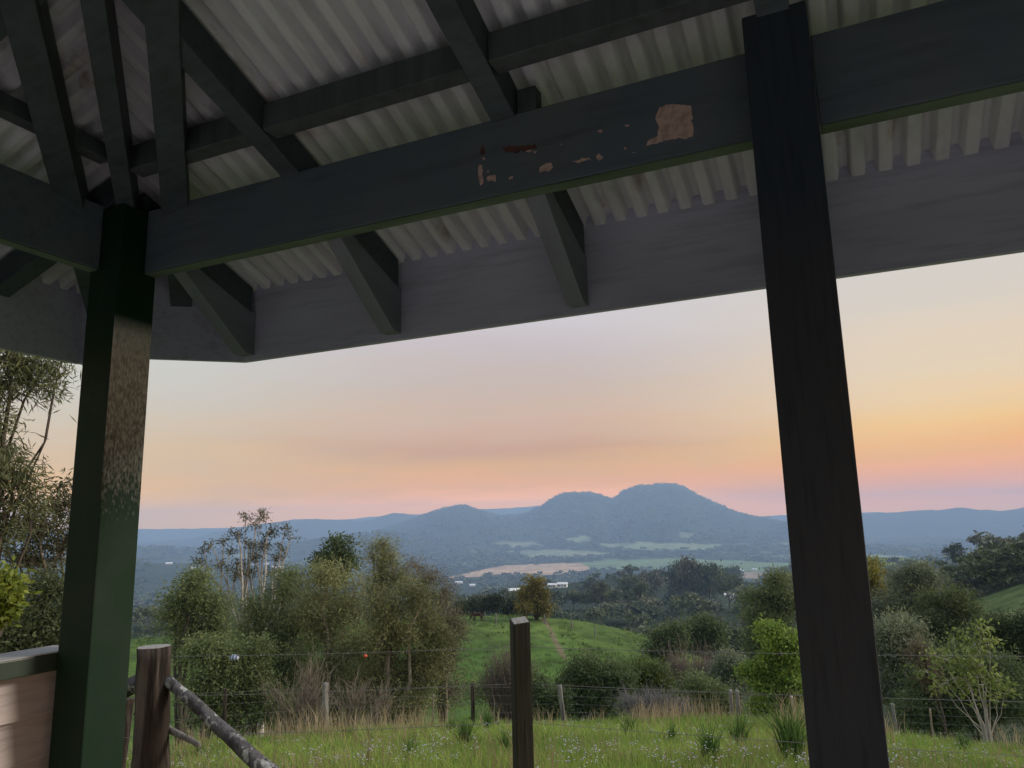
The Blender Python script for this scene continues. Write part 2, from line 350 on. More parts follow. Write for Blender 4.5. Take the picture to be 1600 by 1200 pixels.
# ------------------------------------------------------------------ pavilion
S = 1.09                                   # metres per unit of the survey below
PAZ = math.radians(24)
m_green = mat("dark_green_gloss_paint", (.030, .052, .038), .45, .4, noise=[(6, 5, (.028, .034, .026), .45, .7, (1, 1, 1)), (60, 3, .6, .55, .8, (1, 1, .1))], bump=(30, .25, .004, (1, 1, .15)))
m_beam = mat("dark_bottle_green_paint", (.10, .118, .145), .5, .35, noise=[(3, 6, (.12, .125, .14), .45, .75, (1, 1, 1)), (25, 4, .6, .5, .8, (.1, 1, 1))], bump=(22, .3, .004, (.12, 1, 1)))
m_tail = mat("grey_green_rafter_tail", (.19, .195, .24), .55, .3, noise=(8, 5, .75, .4, .7, (1, .3, 1)))
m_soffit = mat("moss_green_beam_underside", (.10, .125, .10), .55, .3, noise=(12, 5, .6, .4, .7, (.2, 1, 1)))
m_fascia = mat("grey_fascia_board_with_glare", (.46, .45, .56), .6, .3, noise=[(2, 5, .7, .4, .7, (.3, 1, 1)), (40, 3, .8, .5, .7, (.08, 1, 1))], bump=(30, .2, .003, (.1, 1, 1)))  # mauve grey base, lightened all over to stand in for lens glare
m_sheet = mat("weathered_zinc_roof_sheet", (.60, .585, .62), .55, .3, metal=.0, noise=[(1.4, 6, (.42, .40, .42), .42, .75, (1, .25, 1)), (5, 6, (.30, .22, .17), .62, .74, (1, .5, 1)), (14, 4, .75, .5, .75, (1, .12, 1))], bump=(60, .1, .002, (1, .2, 1)))
m_brown = mat("dark_stained_timber", (.075, .082, .09), .6, .3, noise=(20, 4, .6, .4, .7, (1, 1, .15)), bump=(40, .3, .003, (1, 1, .2)))
m_post = mat("dark_brown_black_post", (.030, .037, .052), .7, .15, noise=[(4, 5, (.040, .045, .056), .4, .7, (1, 1, .3)), (70, 3, .6, .5, .8, (1, 1, .08))], bump=(50, .25, .003, (1, 1, .1)))
m_rail_top = mat("weathered_grey_rail_top", (.42, .42, .43), .7, .2, noise=(25, 5, .55, .4, .7, (1, .1, 1)), bump=(60, .3, .002, (1, .1, 1)))
m_board = mat("pink_beige_weatherboard_paint", (.46, .405, .40), .75, .2, noise=[(2.5, 6, (.36, .31, .30), .45, .7, (1, .3, 1)), (60, 4, .75, .5, .7, (1, .1, 1))], bump=(50, .25, .002, (1, .1, 1)))
m_conc = mat("worn_concrete_floor", (.56, .55, .56), .85, .2, noise=(4, 6, .8, .4, .7, (1, 1, 1)), bump=(40, .3, .004, (1, 1, 1)))
m_chip = mat("bare_pink_primer", (.55, .37, .33), .85, .15, noise=(45, 4, (.36, .23, .20), .45, .65, (1, 1, 1)), bump=(120, .4, .002, (1, 1, 1)))
m_zinc = mat("dull_bolt_steel", (.3, .3, .3), .5, .5, metal=.6)

# post faces: the right-hand face of the corner post has lost its paint high up
def post_material():
    m = mat("corner_post_paint_and_bare_timber", (.007, .024, .012), .65, .15, noise=[(5, 5, (.018, .028, .020), .45, .7, (1, 1, 1))], bump=(45, .35, .004, (1, 1, .12)))
    t = m.node_tree; n = t.nodes; l = t.links
    b = [x for x in n if x.type == "BSDF_PRINCIPLED"][0]; src = b.inputs["Base Color"].links[0].from_socket
    tcn = n.new("ShaderNodeTexCoord"); sp = n.new("ShaderNodeSeparateXYZ"); l.new(tcn.outputs["Object"], sp.inputs[0])
    mpn = n.new("ShaderNodeMapping"); mpn.inputs["Scale"].default_value = (64, 64, 26); mpn.inputs["Rotation"].default_value = (.5, 0, 0); l.new(tcn.outputs["Object"], mpn.inputs[0])
    q = n.new("ShaderNodeTexNoise"); q.inputs["Scale"].default_value = 2.2; q.inputs["Detail"].default_value = 6; l.new(mpn.outputs[0], q.inputs[0])
    cr_ = n.new("ShaderNodeValToRGB"); cr_.color_ramp.elements[0].color = (.34, .315, .295, 1); cr_.color_ramp.elements[0].position = .35
    cr_.color_ramp.elements[1].color = (.50, .465, .43, 1); cr_.color_ramp.elements[1].position = .65; l.new(q.outputs[0], cr_.inputs[0])
    # mask: right face (object +x), between two heights, ragged lower border
    gx = n.new("ShaderNodeMath"); gx.operation = "GREATER_THAN"; gx.inputs[1].default_value = .070; l.new(sp.outputs[0], gx.inputs[0])
    jig = n.new("ShaderNodeMath"); jig.operation = "MULTIPLY_ADD"; jig.inputs[1].default_value = .55; l.new(q.outputs[0], jig.inputs[0]); l.new(sp.outputs[2], jig.inputs[2])
    lo = n.new("ShaderNodeMapRange"); lo.inputs[1].default_value = POST_LO; lo.inputs[2].default_value = POST_LO + .50; l.new(jig.outputs[0], lo.inputs[0])
    hi = n.new("ShaderNodeMapRange"); hi.inputs[1].default_value = POST_HI; hi.inputs[2].default_value = POST_HI + .06; hi.inputs[3].default_value = 1; hi.inputs[4].default_value = 0; l.new(sp.outputs[2], hi.inputs[0])
    a = n.new("ShaderNodeMath"); a.operation = "MULTIPLY"; l.new(gx.outputs[0], a.inputs[0]); l.new(lo.outputs[0], a.inputs[1])
    c = n.new("ShaderNodeMath"); c.operation = "MULTIPLY"; l.new(a.outputs[0], c.inputs[0]); l.new(hi.outputs[0], c.inputs[1])
    x = n.new("ShaderNodeMix"); x.data_type = "RGBA"; l.new(c.outputs[0], x.inputs[0]); l.new(src, x.inputs[6]); l.new(cr_.outputs[0], x.inputs[7]); l.new(x.outputs[2], b.inputs["Base Color"])
    return m

CU, CN = -.05, .455                        # middle of the floor
C0 = np.array([CU * S, CN * S, 0])
cw = np.array([C0[0] * math.cos(PAZ) + C0[1] * math.sin(PAZ), -C0[0] * math.sin(PAZ) + C0[1] * math.cos(PAZ), 0])
PAV = empty("picnic_shelter", tuple(cw), -PAZ, label="dark green timber shelter with corrugated roof framing the valley view", cat="shelter")
def P(u, n, z): return np.array([u * S, n * S, EYE[2] + z * S]) - C0      # survey (relative to the eye) -> shelter space
def pbox(name, u0, u1, n0, n1, z0, z1, m, bevel=.004, parent=None, floor=None, **k):
    a = P(u0, n0, z0); c = P(u1, n1, z1)
    if floor is not None: a[2] = floor
    return boxo(name, a[0], c[0], a[1], c[1], a[2], c[2], m, parent or PAV, bevel, **k)
TP = math.tan(math.radians(20))
NB, UB, UR = 1.66, -2.152, 2.05             # beam planes
NF, UF = 2.234, -2.74                       # eaves
EB, EH = .672, .275                        # eaves board
def zmain(n): return 1.17 - TP * (n - NB)
def zleft(u): return 1.17 - TP * (UB - u)
NBK = -.75                                  # back beam
pbox("floor_slab", UB - .12, UR + .12, NBK - .12, NB + .12, -1.36, -1.22, m_conc, .01, floor=-.28)
m_cornerpost = None
PZ0, PZ1 = -.26, EYE[2] + 1.06 * S
POST_HI = (EYE[2] + .635 * S) - (PZ0 + PZ1) / 2; POST_LO = POST_HI - .30
m_cornerpost = post_material()
def post(u0, u1, n0, n1, m, ztop=1.06, **k):
    return pbox("post", u0, u1, n0, n1, 0, ztop, m, .005, floor=-.26, **k)
post(-2.198, -2.06, 1.57, 1.708, m_cornerpost, label="corner post with bare timber on its upper side")
post(-.121, .013, 1.575, 1.7085, m_post, 1.10, label="dark brown post")
for u0, n0 in ((UR - .13, 1.575), (UB, NBK - .13), (-.121, NBK - .13), (UR - .13, NBK - .13)):
    post(u0, u0 + .134, n0, n0 + .134, m_post)
# ring beams, butted between the posts
pbox("beam", -2.058, -.123, NB, NB + .045, .85, 1.067, m_beam)
beam_main = bpy.context.scene.objects[-1] if False else None
pbox("beam", .015, UR - .132, NB, NB + .045, .85, 1.067, m_beam)
pbox("beam", UB - .045, UB, NBK + .01, 1.568, .85, 1.067, m_beam)
pbox("beam", UR - .045, UR, NBK + .01, 1.573, .85, 1.067, m_beam)
pbox("beam", UB + .14, UR - .14, NBK - .045, NBK, .85, 1.067, m_beam)
for (a, c_) in ((-2.058, -.123), (.015, UR - .132)):
    pbox("beam_soffit", a, c_, NB + .002, NB + .043, .846, .8492, m_soffit, 0)
pbox("beam_soffit", UB - .043, UB - .002, NBK + .02, 1.566, .846, .8492, m_soffit, 0)
# sloping members
m_rafter = mat("black_green_rafter_paint", (.062, .074, .086), .55, .3, noise=[(5, 6, .7, .4, .7, (1, 1, 1)), (40, 4, .6, .45, .75, (.3, 1, 1))], bump=(30, .3, .003, (1, 1, 1)))
def member(name, p0, p1, wid, dep, m, **k):
    m = m_rafter if m is m_beam else m
    """p0, p1: middle of the member's top at its ends (survey units)"""
    a, c_ = P(*p0), P(*p1); d = c_ - a; h = np.array([d[0], d[1], 0]); h /= np.linalg.norm(h); s = np.array([-h[1], h[0], 0]) * wid * S / 2
    dz = np.array([0, 0, dep * S]); V = [a - s - dz, a - s, a + s - dz, a + s, c_ - s - dz, c_ - s, c_ + s - dz, c_ + s]
    return centred(name, V, BOXF, m, PAV, .003, **k)
RD, RW = .10, .068                         # rafter depth, width
APN = (NB + NBK) / 2; HD = NB - APN; AUL, AUR = UB + HD, UR - HD     # ridge
for u in (-2.14, -1.455, -.745, -.055, .65, 1.35, 1.98):
    top = NB - (min(u - UB, UR - u)) + .02; top = max(top, APN)
    nf = NF - .03
    if u in (-2.14,): top = NB + .02
    member("rafter", (u, top, zmain(top) - .012), (u, nf, zmain(nf) - .012), RW, RD, m_beam)
    bt = NBK + min(u - UB, UR - u); bt = min(bt, APN); zb = lambda n: 1.17 - TP * (NBK - n)
    member("rafter", (u, bt, zb(bt) - .012), (u, NBK - .54, zb(NBK - .54) - .012), RW, RD, m_beam)
for n in (1.60, .96, .26, -.44):
    top = UB + min(NB - n, n - NBK); top = min(top, AUL)
    member("rafter", (top, n, zleft(top) - .012), (UF + .03, n, zleft(UF + .03) - .012), RW, RD, m_beam)
    tr = UR - min(NB - n, n - NBK); tr = max(tr, AUR); zr_ = lambda u: 1.17 - TP * (u - UR)
    member("rafter", (tr, n, zr_(tr) - .012), (UR + .56, n, zr_(UR + .56) - .012), RW, RD, m_beam)
# hip rafters and the pair of outriggers beside the corner hip
ZA = zmain(APN)
for (cu, cn) in ((UB, NB), (UR, NB), (UB, NBK), (UR, NBK)):
    su = -1 if cu < 0 else 1; ap = AUL if cu < 0 else AUR; sn = 1 if cn > APN else -1; e = .50 if (cu == UB and cn == NB) else .56
    if cu == UB and cn == NB: e = .28
    member("hip_rafter", (ap, APN, ZA - .016), (cu + su * e, cn + sn * e, 1.17 - TP * e - .016), .055, .12, m_beam)
for u in (-2.14, -1.455, -.745, -.055, .65, 1.35):
    V = [P(u + sx, n, z) for sx in (-RW / 2 + .004, RW / 2 - .004) for n, z in ((NB + .05, zmain(NB + .05) - .10), (NF - .005, zmain(NF) - .10), (NF - .005, EB + .02), (NF - .05, EB + .02))]
    centred("rafter_tail", V, [[0, 1, 2, 3], [7, 6, 5, 4], [0, 4, 5, 1], [1, 5, 6, 2], [2, 6, 7, 3], [3, 7, 4, 0]], m_tail, PAV, .002)
def diag(off, mirror):
    # line n = |u| - off, parallel to the hip
    a = (-1.20, 1.20 - off); b_ = (-2.48, 2.48 - off)
    pts = [a, b_]
    if mirror:
        # reflect across the hip line n = |u| - .492
        pts = [(-(n + .492), -u - .492) for u, n in pts]
        z = [zleft(p[0]) for p in pts]
    else: z = [zmain(p[1]) for p in pts]
    member("outrigger", (*pts[0], z[0] - .03), (*pts[1], z[1] - .03), .078, .10, m_beam)
diag(.275, False); diag(.275, True)
# purlins between the rafters
us = [-1.455, -.745, -.055, .65, 1.35]
for n0, lo, hi in ((1.505, UB + .19, UR - .1), (.80, UB + .90, UR - .9)):
    edges = [lo] + [u for u in us if lo < u < hi] + [hi]
    for a, c_ in zip(edges[:-1], edges[1:]):
        a_ = a + (RW / 2 + .002 if a in us else 0); c2_ = c_ - (RW / 2 + .002 if c_ in us else 0)
        pbox("purlin", a_, c2_, n0 - .01, n0 + .050, zmain(n0 + .024) - .098, zmain(n0 + .050) - .010, m_brown, .003)
for u0, lo, hi in ((UB + .155, -.55, 1.50), (UB + .85, .1, .80)):
    ns = [n for n in (.96, .26, -.44) if lo < n < hi]; edges = [lo] + ns[::-1] + [hi]
    for a, c_ in zip(edges[:-1], edges[1:]):
        pbox("purlin", u0 - .048, u0, a + .036, c_ - .036, zleft(u0 - .024) - .075, zleft(u0 - .048) - .014, m_brown, .003)
pbox("cleat", -.706, -.652, NB + .001, NB + .044, 1.068, 1.135, m_brown, .003)
# eaves: fascia boards run round a clipped corner
fpts = [(UR + .57, NF), (-2.17, NF), (-2.50, 1.955), (UF, 1.94), (UF, NBK - .57), (UR + .57, NBK - .57), (UR + .57, NF)]
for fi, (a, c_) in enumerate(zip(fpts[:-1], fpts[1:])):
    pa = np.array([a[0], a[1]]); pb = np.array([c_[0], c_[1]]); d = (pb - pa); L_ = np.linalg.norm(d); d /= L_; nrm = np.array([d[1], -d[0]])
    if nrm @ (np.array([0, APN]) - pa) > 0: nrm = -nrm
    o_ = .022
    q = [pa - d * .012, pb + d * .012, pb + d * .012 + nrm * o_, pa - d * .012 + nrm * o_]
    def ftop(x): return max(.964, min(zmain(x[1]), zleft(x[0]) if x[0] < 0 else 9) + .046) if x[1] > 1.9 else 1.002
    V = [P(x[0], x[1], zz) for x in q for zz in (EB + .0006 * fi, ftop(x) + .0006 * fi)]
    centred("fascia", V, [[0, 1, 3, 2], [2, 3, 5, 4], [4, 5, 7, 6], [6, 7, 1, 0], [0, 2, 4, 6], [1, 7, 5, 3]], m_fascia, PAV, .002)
    V2 = []
    q = [pa + nrm * (o_ + .002), pb + nrm * (o_ + .002), pb + nrm * (o_ + .075), pa + nrm * (o_ + .075)]
    V2 = [P(x[0], x[1], zz) for x in q for zz in (EB + EH - .075, EB + EH + .02)]
    centred("gutter", V2, [[0, 1, 3, 2], [2, 3, 5, 4], [4, 5, 7, 6], [6, 7, 1, 0], [0, 2, 4, 6]], m_zinc, PAV, 0)
# corrugated roof: sheets ten corrugations wide
PIT, AMP = .0700, .019
def clip_n(u):
    """outer limit of the main roof face along n at u (clipped corner)"""
    if u > -2.17: return NF + .03
    if u > -2.50: return NF + .03 + (u + 2.17) * (NF - 1.955) / .33
    return 1.96
def clip_u(n):
    if n < 1.94: return UF - .03
    return -2.50
def sheet_strip(a0, a1, lims, place):
    seg = 10; k = int(round((a1 - a0) / PIT * seg)); s_ = np.linspace(a0, a1, k + 1); V = []
    for a in s_:
        lo, hi = lims(a); q_ = min(max((math.cos(2 * math.pi * a / PIT) + .05) / .75, 0), 1); zz = 2 * AMP * q_ * q_ * (3 - 2 * q_)
        V += [place(a, lo, zz), place(a, hi, zz)]
    F = [[2 * i, 2 * i + 1, 2 * i + 3, 2 * i + 2] for i in range(k)]
    V = np.array(V); c_ = V.mean(0); me = mesh_np("roof_sheet", V - c_, np.array(F), m_sheet, False)
    link("roof_sheet", me, PAV, tuple(c_))
def faces_roof():
    W_ = PIT * 10
    def run(a0, a1, lims, place):
        a = a0
        while a < a1 - 1e-6:
            b_ = min(a + W_, a1); sheet_strip(a, b_ , lims, place); a = b_
    half = (UR - UB) / 2
    # main (towards the view)
    run(-2.72, UR + .56, lambda u: (max(NB - (min(u - UB, UR - u)), APN) if True else 0, max(clip_n(u), NB - min(u - UB, UR - u) + .001) if u < 0 else NF + .03), lambda u, n, z: P(u, n, zmain(n) + z))
    # left
    run(NBK - .56, 2.2, lambda n: (min(UB + min(NB - n, n - NBK), AUL), min(clip_u(n), UB + min(NB - n, n - NBK) - .001)), lambda n, u, z: P(u, n, zleft(u) + z))
    run(NBK - .56, NB + .56, lambda n: (max(UR - min(NB - n, n - NBK), AUR), UR + .60), lambda n, u, z: P(u, n, 1.17 - TP * (u - UR) + z))
    run(UB - .56, UR + .56, lambda u: (min(NBK + min(u - UB, UR - u), APN), NBK - .60), lambda u, n, z: P(u, n, 1.17 - TP * (NBK - n) + z))
faces_roof()
# flaked paint on the beam's inner face, each flake a thin ragged plate 0.6 mm proud
def flake(pts, seed):
    r = np.random.default_rng(seed); o = []
    n = len(pts)
    for i in range(n):
        p, q = np.array(pts[i], float), np.array(pts[(i + 1) % n], float); L_ = np.linalg.norm(q - p); k = max(1, int(L_ / 5))
        for j in range(k): o.append(p + (q - p) * j / k + (r.normal(0, 1.1, 2) if j or n < 9 else 0))
    V = []
    for x, y in o:
        d = ray(x, y); nn = np.array([math.sin(PAZ), math.cos(PAZ), 0]); uu = np.array([math.cos(PAZ), -math.sin(PAZ), 0])
        p = d * (NB / (d @ nn)); V.append((float(p @ uu), float(p[2])))
    k = len(V); A = [P(u, NB - .0009, z) for u, z in V]; B = [P(u, NB - .0001, z) for u, z in V]
    Fs = [list(range(k)), list(range(2 * k - 1, k - 1, -1))] + [[i, (i + 1) % k, k + (i + 1) % k, k + i] for i in range(k)]
    centred("bare_patch", A + B, Fs, m_chip, PAV)
flake([(1030, 168), (1050, 162), (1080, 165), (1084, 205), (1082, 214), (1045, 219), (1010, 228), (1012, 221), (1028, 212), (1030, 200), (1024, 184)], 1)
flake([(748, 260), (753, 260), (755, 288), (750, 291), (747, 276)], 2)
flake([(758, 281), (764, 275), (777, 274), (776, 281), (763, 284)], 3)
flake([(844, 262), (850, 256), (862, 254), (866, 261), (858, 266), (845, 267)], 4)
flake([(895, 253), (915, 246), (925, 249), (905, 255)], 5)
flake([(930, 244), (938, 240), (942, 245), (935, 250)], 6)
m_chip2 = mat("old_red_brown_primer", (.13, .055, .045), .8, .15, noise=(30, 4, (.06, .04, .04), .45, .65, (1, 1, 1)))
_mc = m_chip; m_chip = m_chip2
flake([(786, 232), (800, 228), (836, 225), (840, 231), (815, 237), (790, 240)], 8)
flake([(752, 232), (756, 226), (757, 240), (753, 244)], 9)
m_chip = _mc
_q = np.random.default_rng(9)
for _i in range(9):
    _x = _q.uniform(755, 1010); _y = 420 - .2097 * (_x - 245) - 14 - _q.uniform(6, 60); _a, _b2 = _q.uniform(1.5, 4), _q.uniform(1.2, 2.6)
    flake([(_x - _a, _y), (_x, _y - _b2), (_x + _a, _y - .4), (_x + .3, _y + _b2)], 30 + _i)
flake([(795, 277), (802, 276), (802, 280), (796, 280)], 7)
# sill-height rail and weatherboard wall on the left side
pbox("rail", -2.345, -2.203, NBK + .02, 1.66, -.388, -.3375, m_green, .004)
pbox("rail_top", -2.344, -2.204, NBK + .02, 1.659, -.3372, -.334, m_rail_top, 0)
for k in range(6):
    z1 = -.390 - .120 * k; z0 = z1 - .123
    V = [P(u, n, z) for (u, z) in ((-2.262, z1), (-2.252, z1), (-2.262, z0), (-2.232, z0)) for n in (NBK + .02, 1.655)]
    centred("weatherboard", V, [[0, 2, 3, 1], [2, 6, 7, 3], [6, 4, 5, 7], [4, 0, 1, 5], [0, 4, 6, 2], [1, 3, 7, 5]], m_board, PAV, .0015)
boxo("wall_lining", *(P(-2.31, 0, 0)[0], P(-2.266, 0, 0)[0]), P(0, NBK + .02, 0)[1], P(0, 1.655, 0)[1], -.1, P(0, 0, -.39)[2], m_board, PAV, 0)

# ------------------------------------------------------------------ plants
def leafmat(name, tr=.35):
    return mat(name, (0, 0, 0), .6, .25, attr="cover", translucent=tr)
m_leaf = leafmat("leaves"); m_leaf2 = leafmat("thin_dry_leaves", .25); m_leaffar = leafmat("distant_leaves", .15)
def barkmat(name, a, b_):
    return mat(name, a, .9, .1, noise=[(9, 5, b_, .4, .65, (1, 1, .3)), (60, 4, .6, .45, .75, (1, 1, .2))], bump=(40, .6, .01, (1, 1, .25)))
m_bark = barkmat("grey_brown_bark", (.11, .09, .075), (.06, .05, .04))
m_bark_pale = barkmat("pale_gum_bark", (.50, .46, .42), (.32, .28, .25))
m_bark_twig = barkmat("pale_brown_twigs", (.30, .25, .20), (.18, .145, .115))
def rand_dir(r, n):
    v = r.normal(size=(n, 3)); return v / np.linalg.norm(v, axis=1)[:, None]
def leaves(mb, r, P_, l, w_, c1, c2, tint, out=None, droop=0.0, rhomb=True, spread=.5):
    """leaf faces at the points P_; tint 0..1 per leaf picks the colour between c1 and c2"""
    n = len(P_)
    d = rand_dir(r, n)
    if out is not None: d = d + out * .8
    d[:, 2] -= droop; d /= np.linalg.norm(d, axis=1)[:, None] + 1e-9
    s_ = np.cross(d, rand_dir(r, n)); s_ /= np.linalg.norm(s_, axis=1)[:, None] + 1e-9
    L_ = (l * r.uniform(.6, 1.4, n))[:, None]; W_ = (w_ * r.uniform(.7, 1.3, n))[:, None]
    col = np.array(c1)[None] * (1 - tint[:, None]) + np.array(c2)[None] * tint[:, None]
    col = col * r.uniform(.8, 1.2, (n, 1))
    if rhomb:
        V = np.stack([P_, P_ + d * L_ * spread + s_ * W_ / 2, P_ + d * L_, P_ + d * L_ * spread - s_ * W_ / 2], 1).reshape(-1, 3)
        i = np.arange(n)[:, None] * 4; mb.add(V, i + np.array([[0, 1, 2, 3]]), None, np.repeat(col, 4, 0))
    else:
        V = np.stack([P_ - s_ * W_ / 2, P_ + s_ * W_ / 2, P_ + d * L_], 1).reshape(-1, 3)
        i = np.arange(n)[:, None] * 3; mb.add(V, None, i + np.array([[0, 1, 2]]), np.repeat(col, 3, 0))
def curve(r, a, b_, k=5, wob=.06, sag=0.0):
    t_ = np.linspace(0, 1, k)[:, None]; L_ = np.linalg.norm(b_ - a); p = a + (b_ - a) * t_
    w_ = np.cumsum(r.normal(0, wob * L_ / k ** .5, (k, 3)), 0); w_ -= w_[0]; w_ = w_ - t_ * w_[-1]
    p = p + w_; p[:, 2] += (np.sin(t_[:, 0] * math.pi)) * L_ * sag
    return p
def tree(name, label, cat, bx, d, lobes, seed, n=2600, l=.13, w_=.035, sig=.16, k=26, c1=(.035, .055, .018), c2=(.075, .10, .03), droop=.1, rhomb=True,
         bark=None, leafm=None, tr=.12, twigs=.5, group=None, shell=.45, stems=1, base=None, limb=True, pw=1.0, twr=.008, wood_c=None):
    """lobes: (x, y, rx, ry[, metres nearer or farther]) as seen in the photograph; the tree stands d metres away"""
    r = np.random.default_rng(seed); a_ = azpx(bx); n = int(n * (1.35 if d < 60 else 1.2))
    B0 = base if base is not None else gpt(bx, d, -.05)
    root = empty(name, tuple(B0), label=label, cat=cat, group=group)
    wd, lf = MB(), MB()
    area = np.array([q[2] * q[3] for q in lobes], float); area /= area.sum()
    bases = [np.zeros(3)] if stems == 1 else [np.array([r.normal(0, tr * 2.2), r.normal(0, tr * 2.2), 0]) for _ in range(stems)]
    fork = None
    for li, q in enumerate(lobes):
        px, py, rx, ry = q[:4]; off = q[4] if len(q) > 4 else r.uniform(-.25, .25) * rx * d / FPX
        c = at(px, py, d + off) - B0; R = np.array([rx, .75 * rx, ry]) * (d + off) / FPX
        nc = max(6, int(n * area[li] / k))
        if limb:
            bs = bases[li % len(bases)]; ht = max(c[2] - R[2] * .3, .4)
            j = bs + np.array([c[0] * .12, c[1] * .12, ht * (.25 + .3 * r.random())])
            L1 = curve(r, bs, j, 5, .04); L2 = curve(r, j, c + np.array([0, 0, R[2] * .3]), 6, .08, .04)
            rad = tr * (area[li] / area.max()) ** .35
            pts = np.vstack([L1, L2[1:]]); wd.tube(pts, np.linspace(rad, rad * .22, len(pts)) ** pw, 6)
        # clumps of leaves towards the lobe's outside
        ns_ = int(np.clip(rx * ry / 130, 4, 11)); sc_ = rand_dir(r, ns_) * (r.uniform(.15, .85, (ns_, 1))) * R; sr_ = r.uniform(.30, .62, ns_); sb_ = r.uniform(.78, 1.22, ns_)
        wi = r.integers(0, ns_, nc); u = rand_dir(r, nc); u[:, 2] = np.where(u[:, 2] < -.8, -u[:, 2] * .5, u[:, 2])
        rr_ = r.uniform(0, 1, nc) ** shell; rr_ = np.where(r.random(nc) < .10, rr_ * r.uniform(1.1, 1.75, nc), rr_); E_ = c + sc_[wi] + u * rr_[:, None] * R * sr_[wi][:, None] * (1 + .10 * r.normal(size=(nc, 1)))
        E_[:, 2] = np.maximum(E_[:, 2], .12)
        tint = np.clip((r.beta(2, 2, nc) + .12 * u[:, 2]) * sb_[wi] + (sb_[wi] - 1) * .5, 0, 1)
        m = np.arange(nc) < nc * twigs
        for e in E_[m]:
            s0 = c + (e - c) * r.uniform(0, .45) + r.normal(0, .05, 3) * R
            wd.tube(curve(r, s0, e, 4, .09, -.02), [twr * 1.8, twr * 1.3, twr, twr * .5], 3, cap=False)
        LP = np.repeat(E_, k, 0) + r.normal(0, 1, (nc * k, 3)) * sig * np.array([1, 1, .75])
        LP[:, 2] = np.maximum(LP[:, 2], .03)
        leaves(lf, r, LP, l, w_, c1, c2, np.repeat(tint, k), np.repeat(u, k, 0), droop, rhomb)
    link("trunk", wd.mesh("trunk", bark or m_bark, True), root)
    link("crown", lf.mesh("crown", leafm or m_leaf), root)
    return root
_L = 1.7
def _b(d): return {k: tuple(x * _L for x in v) for k, v in d.items()}
OLIVE = dict(c1=(.082, .096, .042), c2=(.185, .190, .085)); GREEN = dict(c1=(.062, .084, .034), c2=(.130, .152, .062)); DARK = dict(c1=(.034, .052, .022), c2=(.078, .102, .040))
GREY = dict(c1=(.068, .088, .054), c2=(.145, .160, .098)); LIME = dict(c1=(.13, .21, .035), c2=(.28, .38, .07)); BROWN = dict(c1=(.10, .085, .055), c2=(.17, .14, .09))
OLIVE, GREEN, DARK, GREY = _b(OLIVE), _b(GREEN), _b(DARK), _b(GREY)
FE = dict(l=.15, w_=.022, sig=.21, k=34, droop=.25, leafm=m_leaf2)          # fine feathery foliage
# the big clump beyond the fence, left of the middle
tree("rounded_tree", "round dense mid green tree at the left end of the clump beyond the fence", "tree", 300, 38,
     [(300, 930, 44, 36), (272, 955, 26, 38), (335, 955, 34, 40), (300, 985, 48, 28), (310, 905, 24, 16), (340, 1010, 40, 30), (290, 1015, 30, 24)], 11, n=13000, l=.17, w_=.05, sig=.28, tr=.18, **GREEN)
tree("gum_tree", "tall open gum tree with pale bare limbs rising above the olive clump", "tree", 405, 42,
     [(400, 815, 16, 10), (372, 832, 14, 8), (420, 830, 15, 9), (350, 845, 12, 6), (388, 852, 14, 9), (330, 850, 10, 5), (318, 862, 8, 5), (415, 855, 15, 10), (440, 858, 10, 7), (455, 840, 9, 6), (447, 826, 7, 5),
      (400, 872, 16, 9), (372, 878, 13, 8), (430, 872, 12, 9), (312, 876, 8, 5), (345, 884, 12, 6), (365, 898, 16, 8), (390, 892, 14, 8), (425, 895, 14, 8), (358, 862, 8, 5), (384, 806, 6, 4), (407, 800, 6, 4)],
     12, n=2100, k=14, l=.20, w_=.05, sig=.15, tr=.16, bark=m_bark_pale, stems=5, c1=(.07, .075, .042), c2=(.15, .145, .08), twigs=.9, shell=.8, twr=.014)
tree("shrub", "low dark green shrub behind the leaning brace of the near fence", "shrub", 330, 24.5,
     [(310, 1020, 34, 26), (345, 1030, 40, 36), (312, 1075, 40, 34), (370, 1050, 40, 44), (340, 1110, 60, 34), (400, 1085, 46, 44), (390, 1020, 34, 34), (430, 1110, 44, 30)], 13, n=24000, l=.11, w_=.035, sig=.17, tr=.08, stems=4, **GREEN)
tree("wattle", "mid green feathery wattle with bare brown branches at its foot", "tree", 445, 28,
     [(440, 925, 46, 34), (400, 955, 40, 40), (470, 975, 46, 40), (430, 1010, 54, 42), (395, 1000, 40, 40), (400, 1040, 40, 38), (460, 1060, 50, 50), (440, 1100, 50, 34), (450, 905, 30, 22)], 14, n=25000, tr=.12, stems=3, **GREEN, **FE)
tree("broadleaf_tree", "dark broadleaf crown showing at the top of the olive clump", "tree", 522, 35,
     [(522, 862, 26, 18), (505, 880, 20, 18), (545, 880, 22, 18), (525, 900, 34, 24), (528, 850, 16, 8)], 15, n=5000, l=.18, w_=.06, sig=.22, tr=.16, **DARK)
tree("wattle", "large olive wattle with a bare looping limb, middle of the clump", "tree", 520, 26.5,
     [(515, 905, 40, 30), (490, 940, 44, 36), (550, 945, 44, 40), (510, 990, 52, 40), (560, 1010, 48, 44), (500, 1050, 50, 48), (550, 1075, 50, 46), (500, 1105, 44, 26)], 16, n=24000, tr=.13, stems=4, bark=m_bark_twig, **OLIVE, **FE)
tree("paperbark", "tall feathery olive tree whose thin top stands highest in the clump", "tree", 600, 28,
     [(602, 850, 20, 12), (583, 868, 13, 12), (612, 872, 20, 20), (592, 895, 24, 22), (600, 925, 34, 24), (628, 905, 16, 20)], 17, n=6200, tr=.12, stems=2, bark=m_bark_twig, twigs=.8, **OLIVE, **FE)
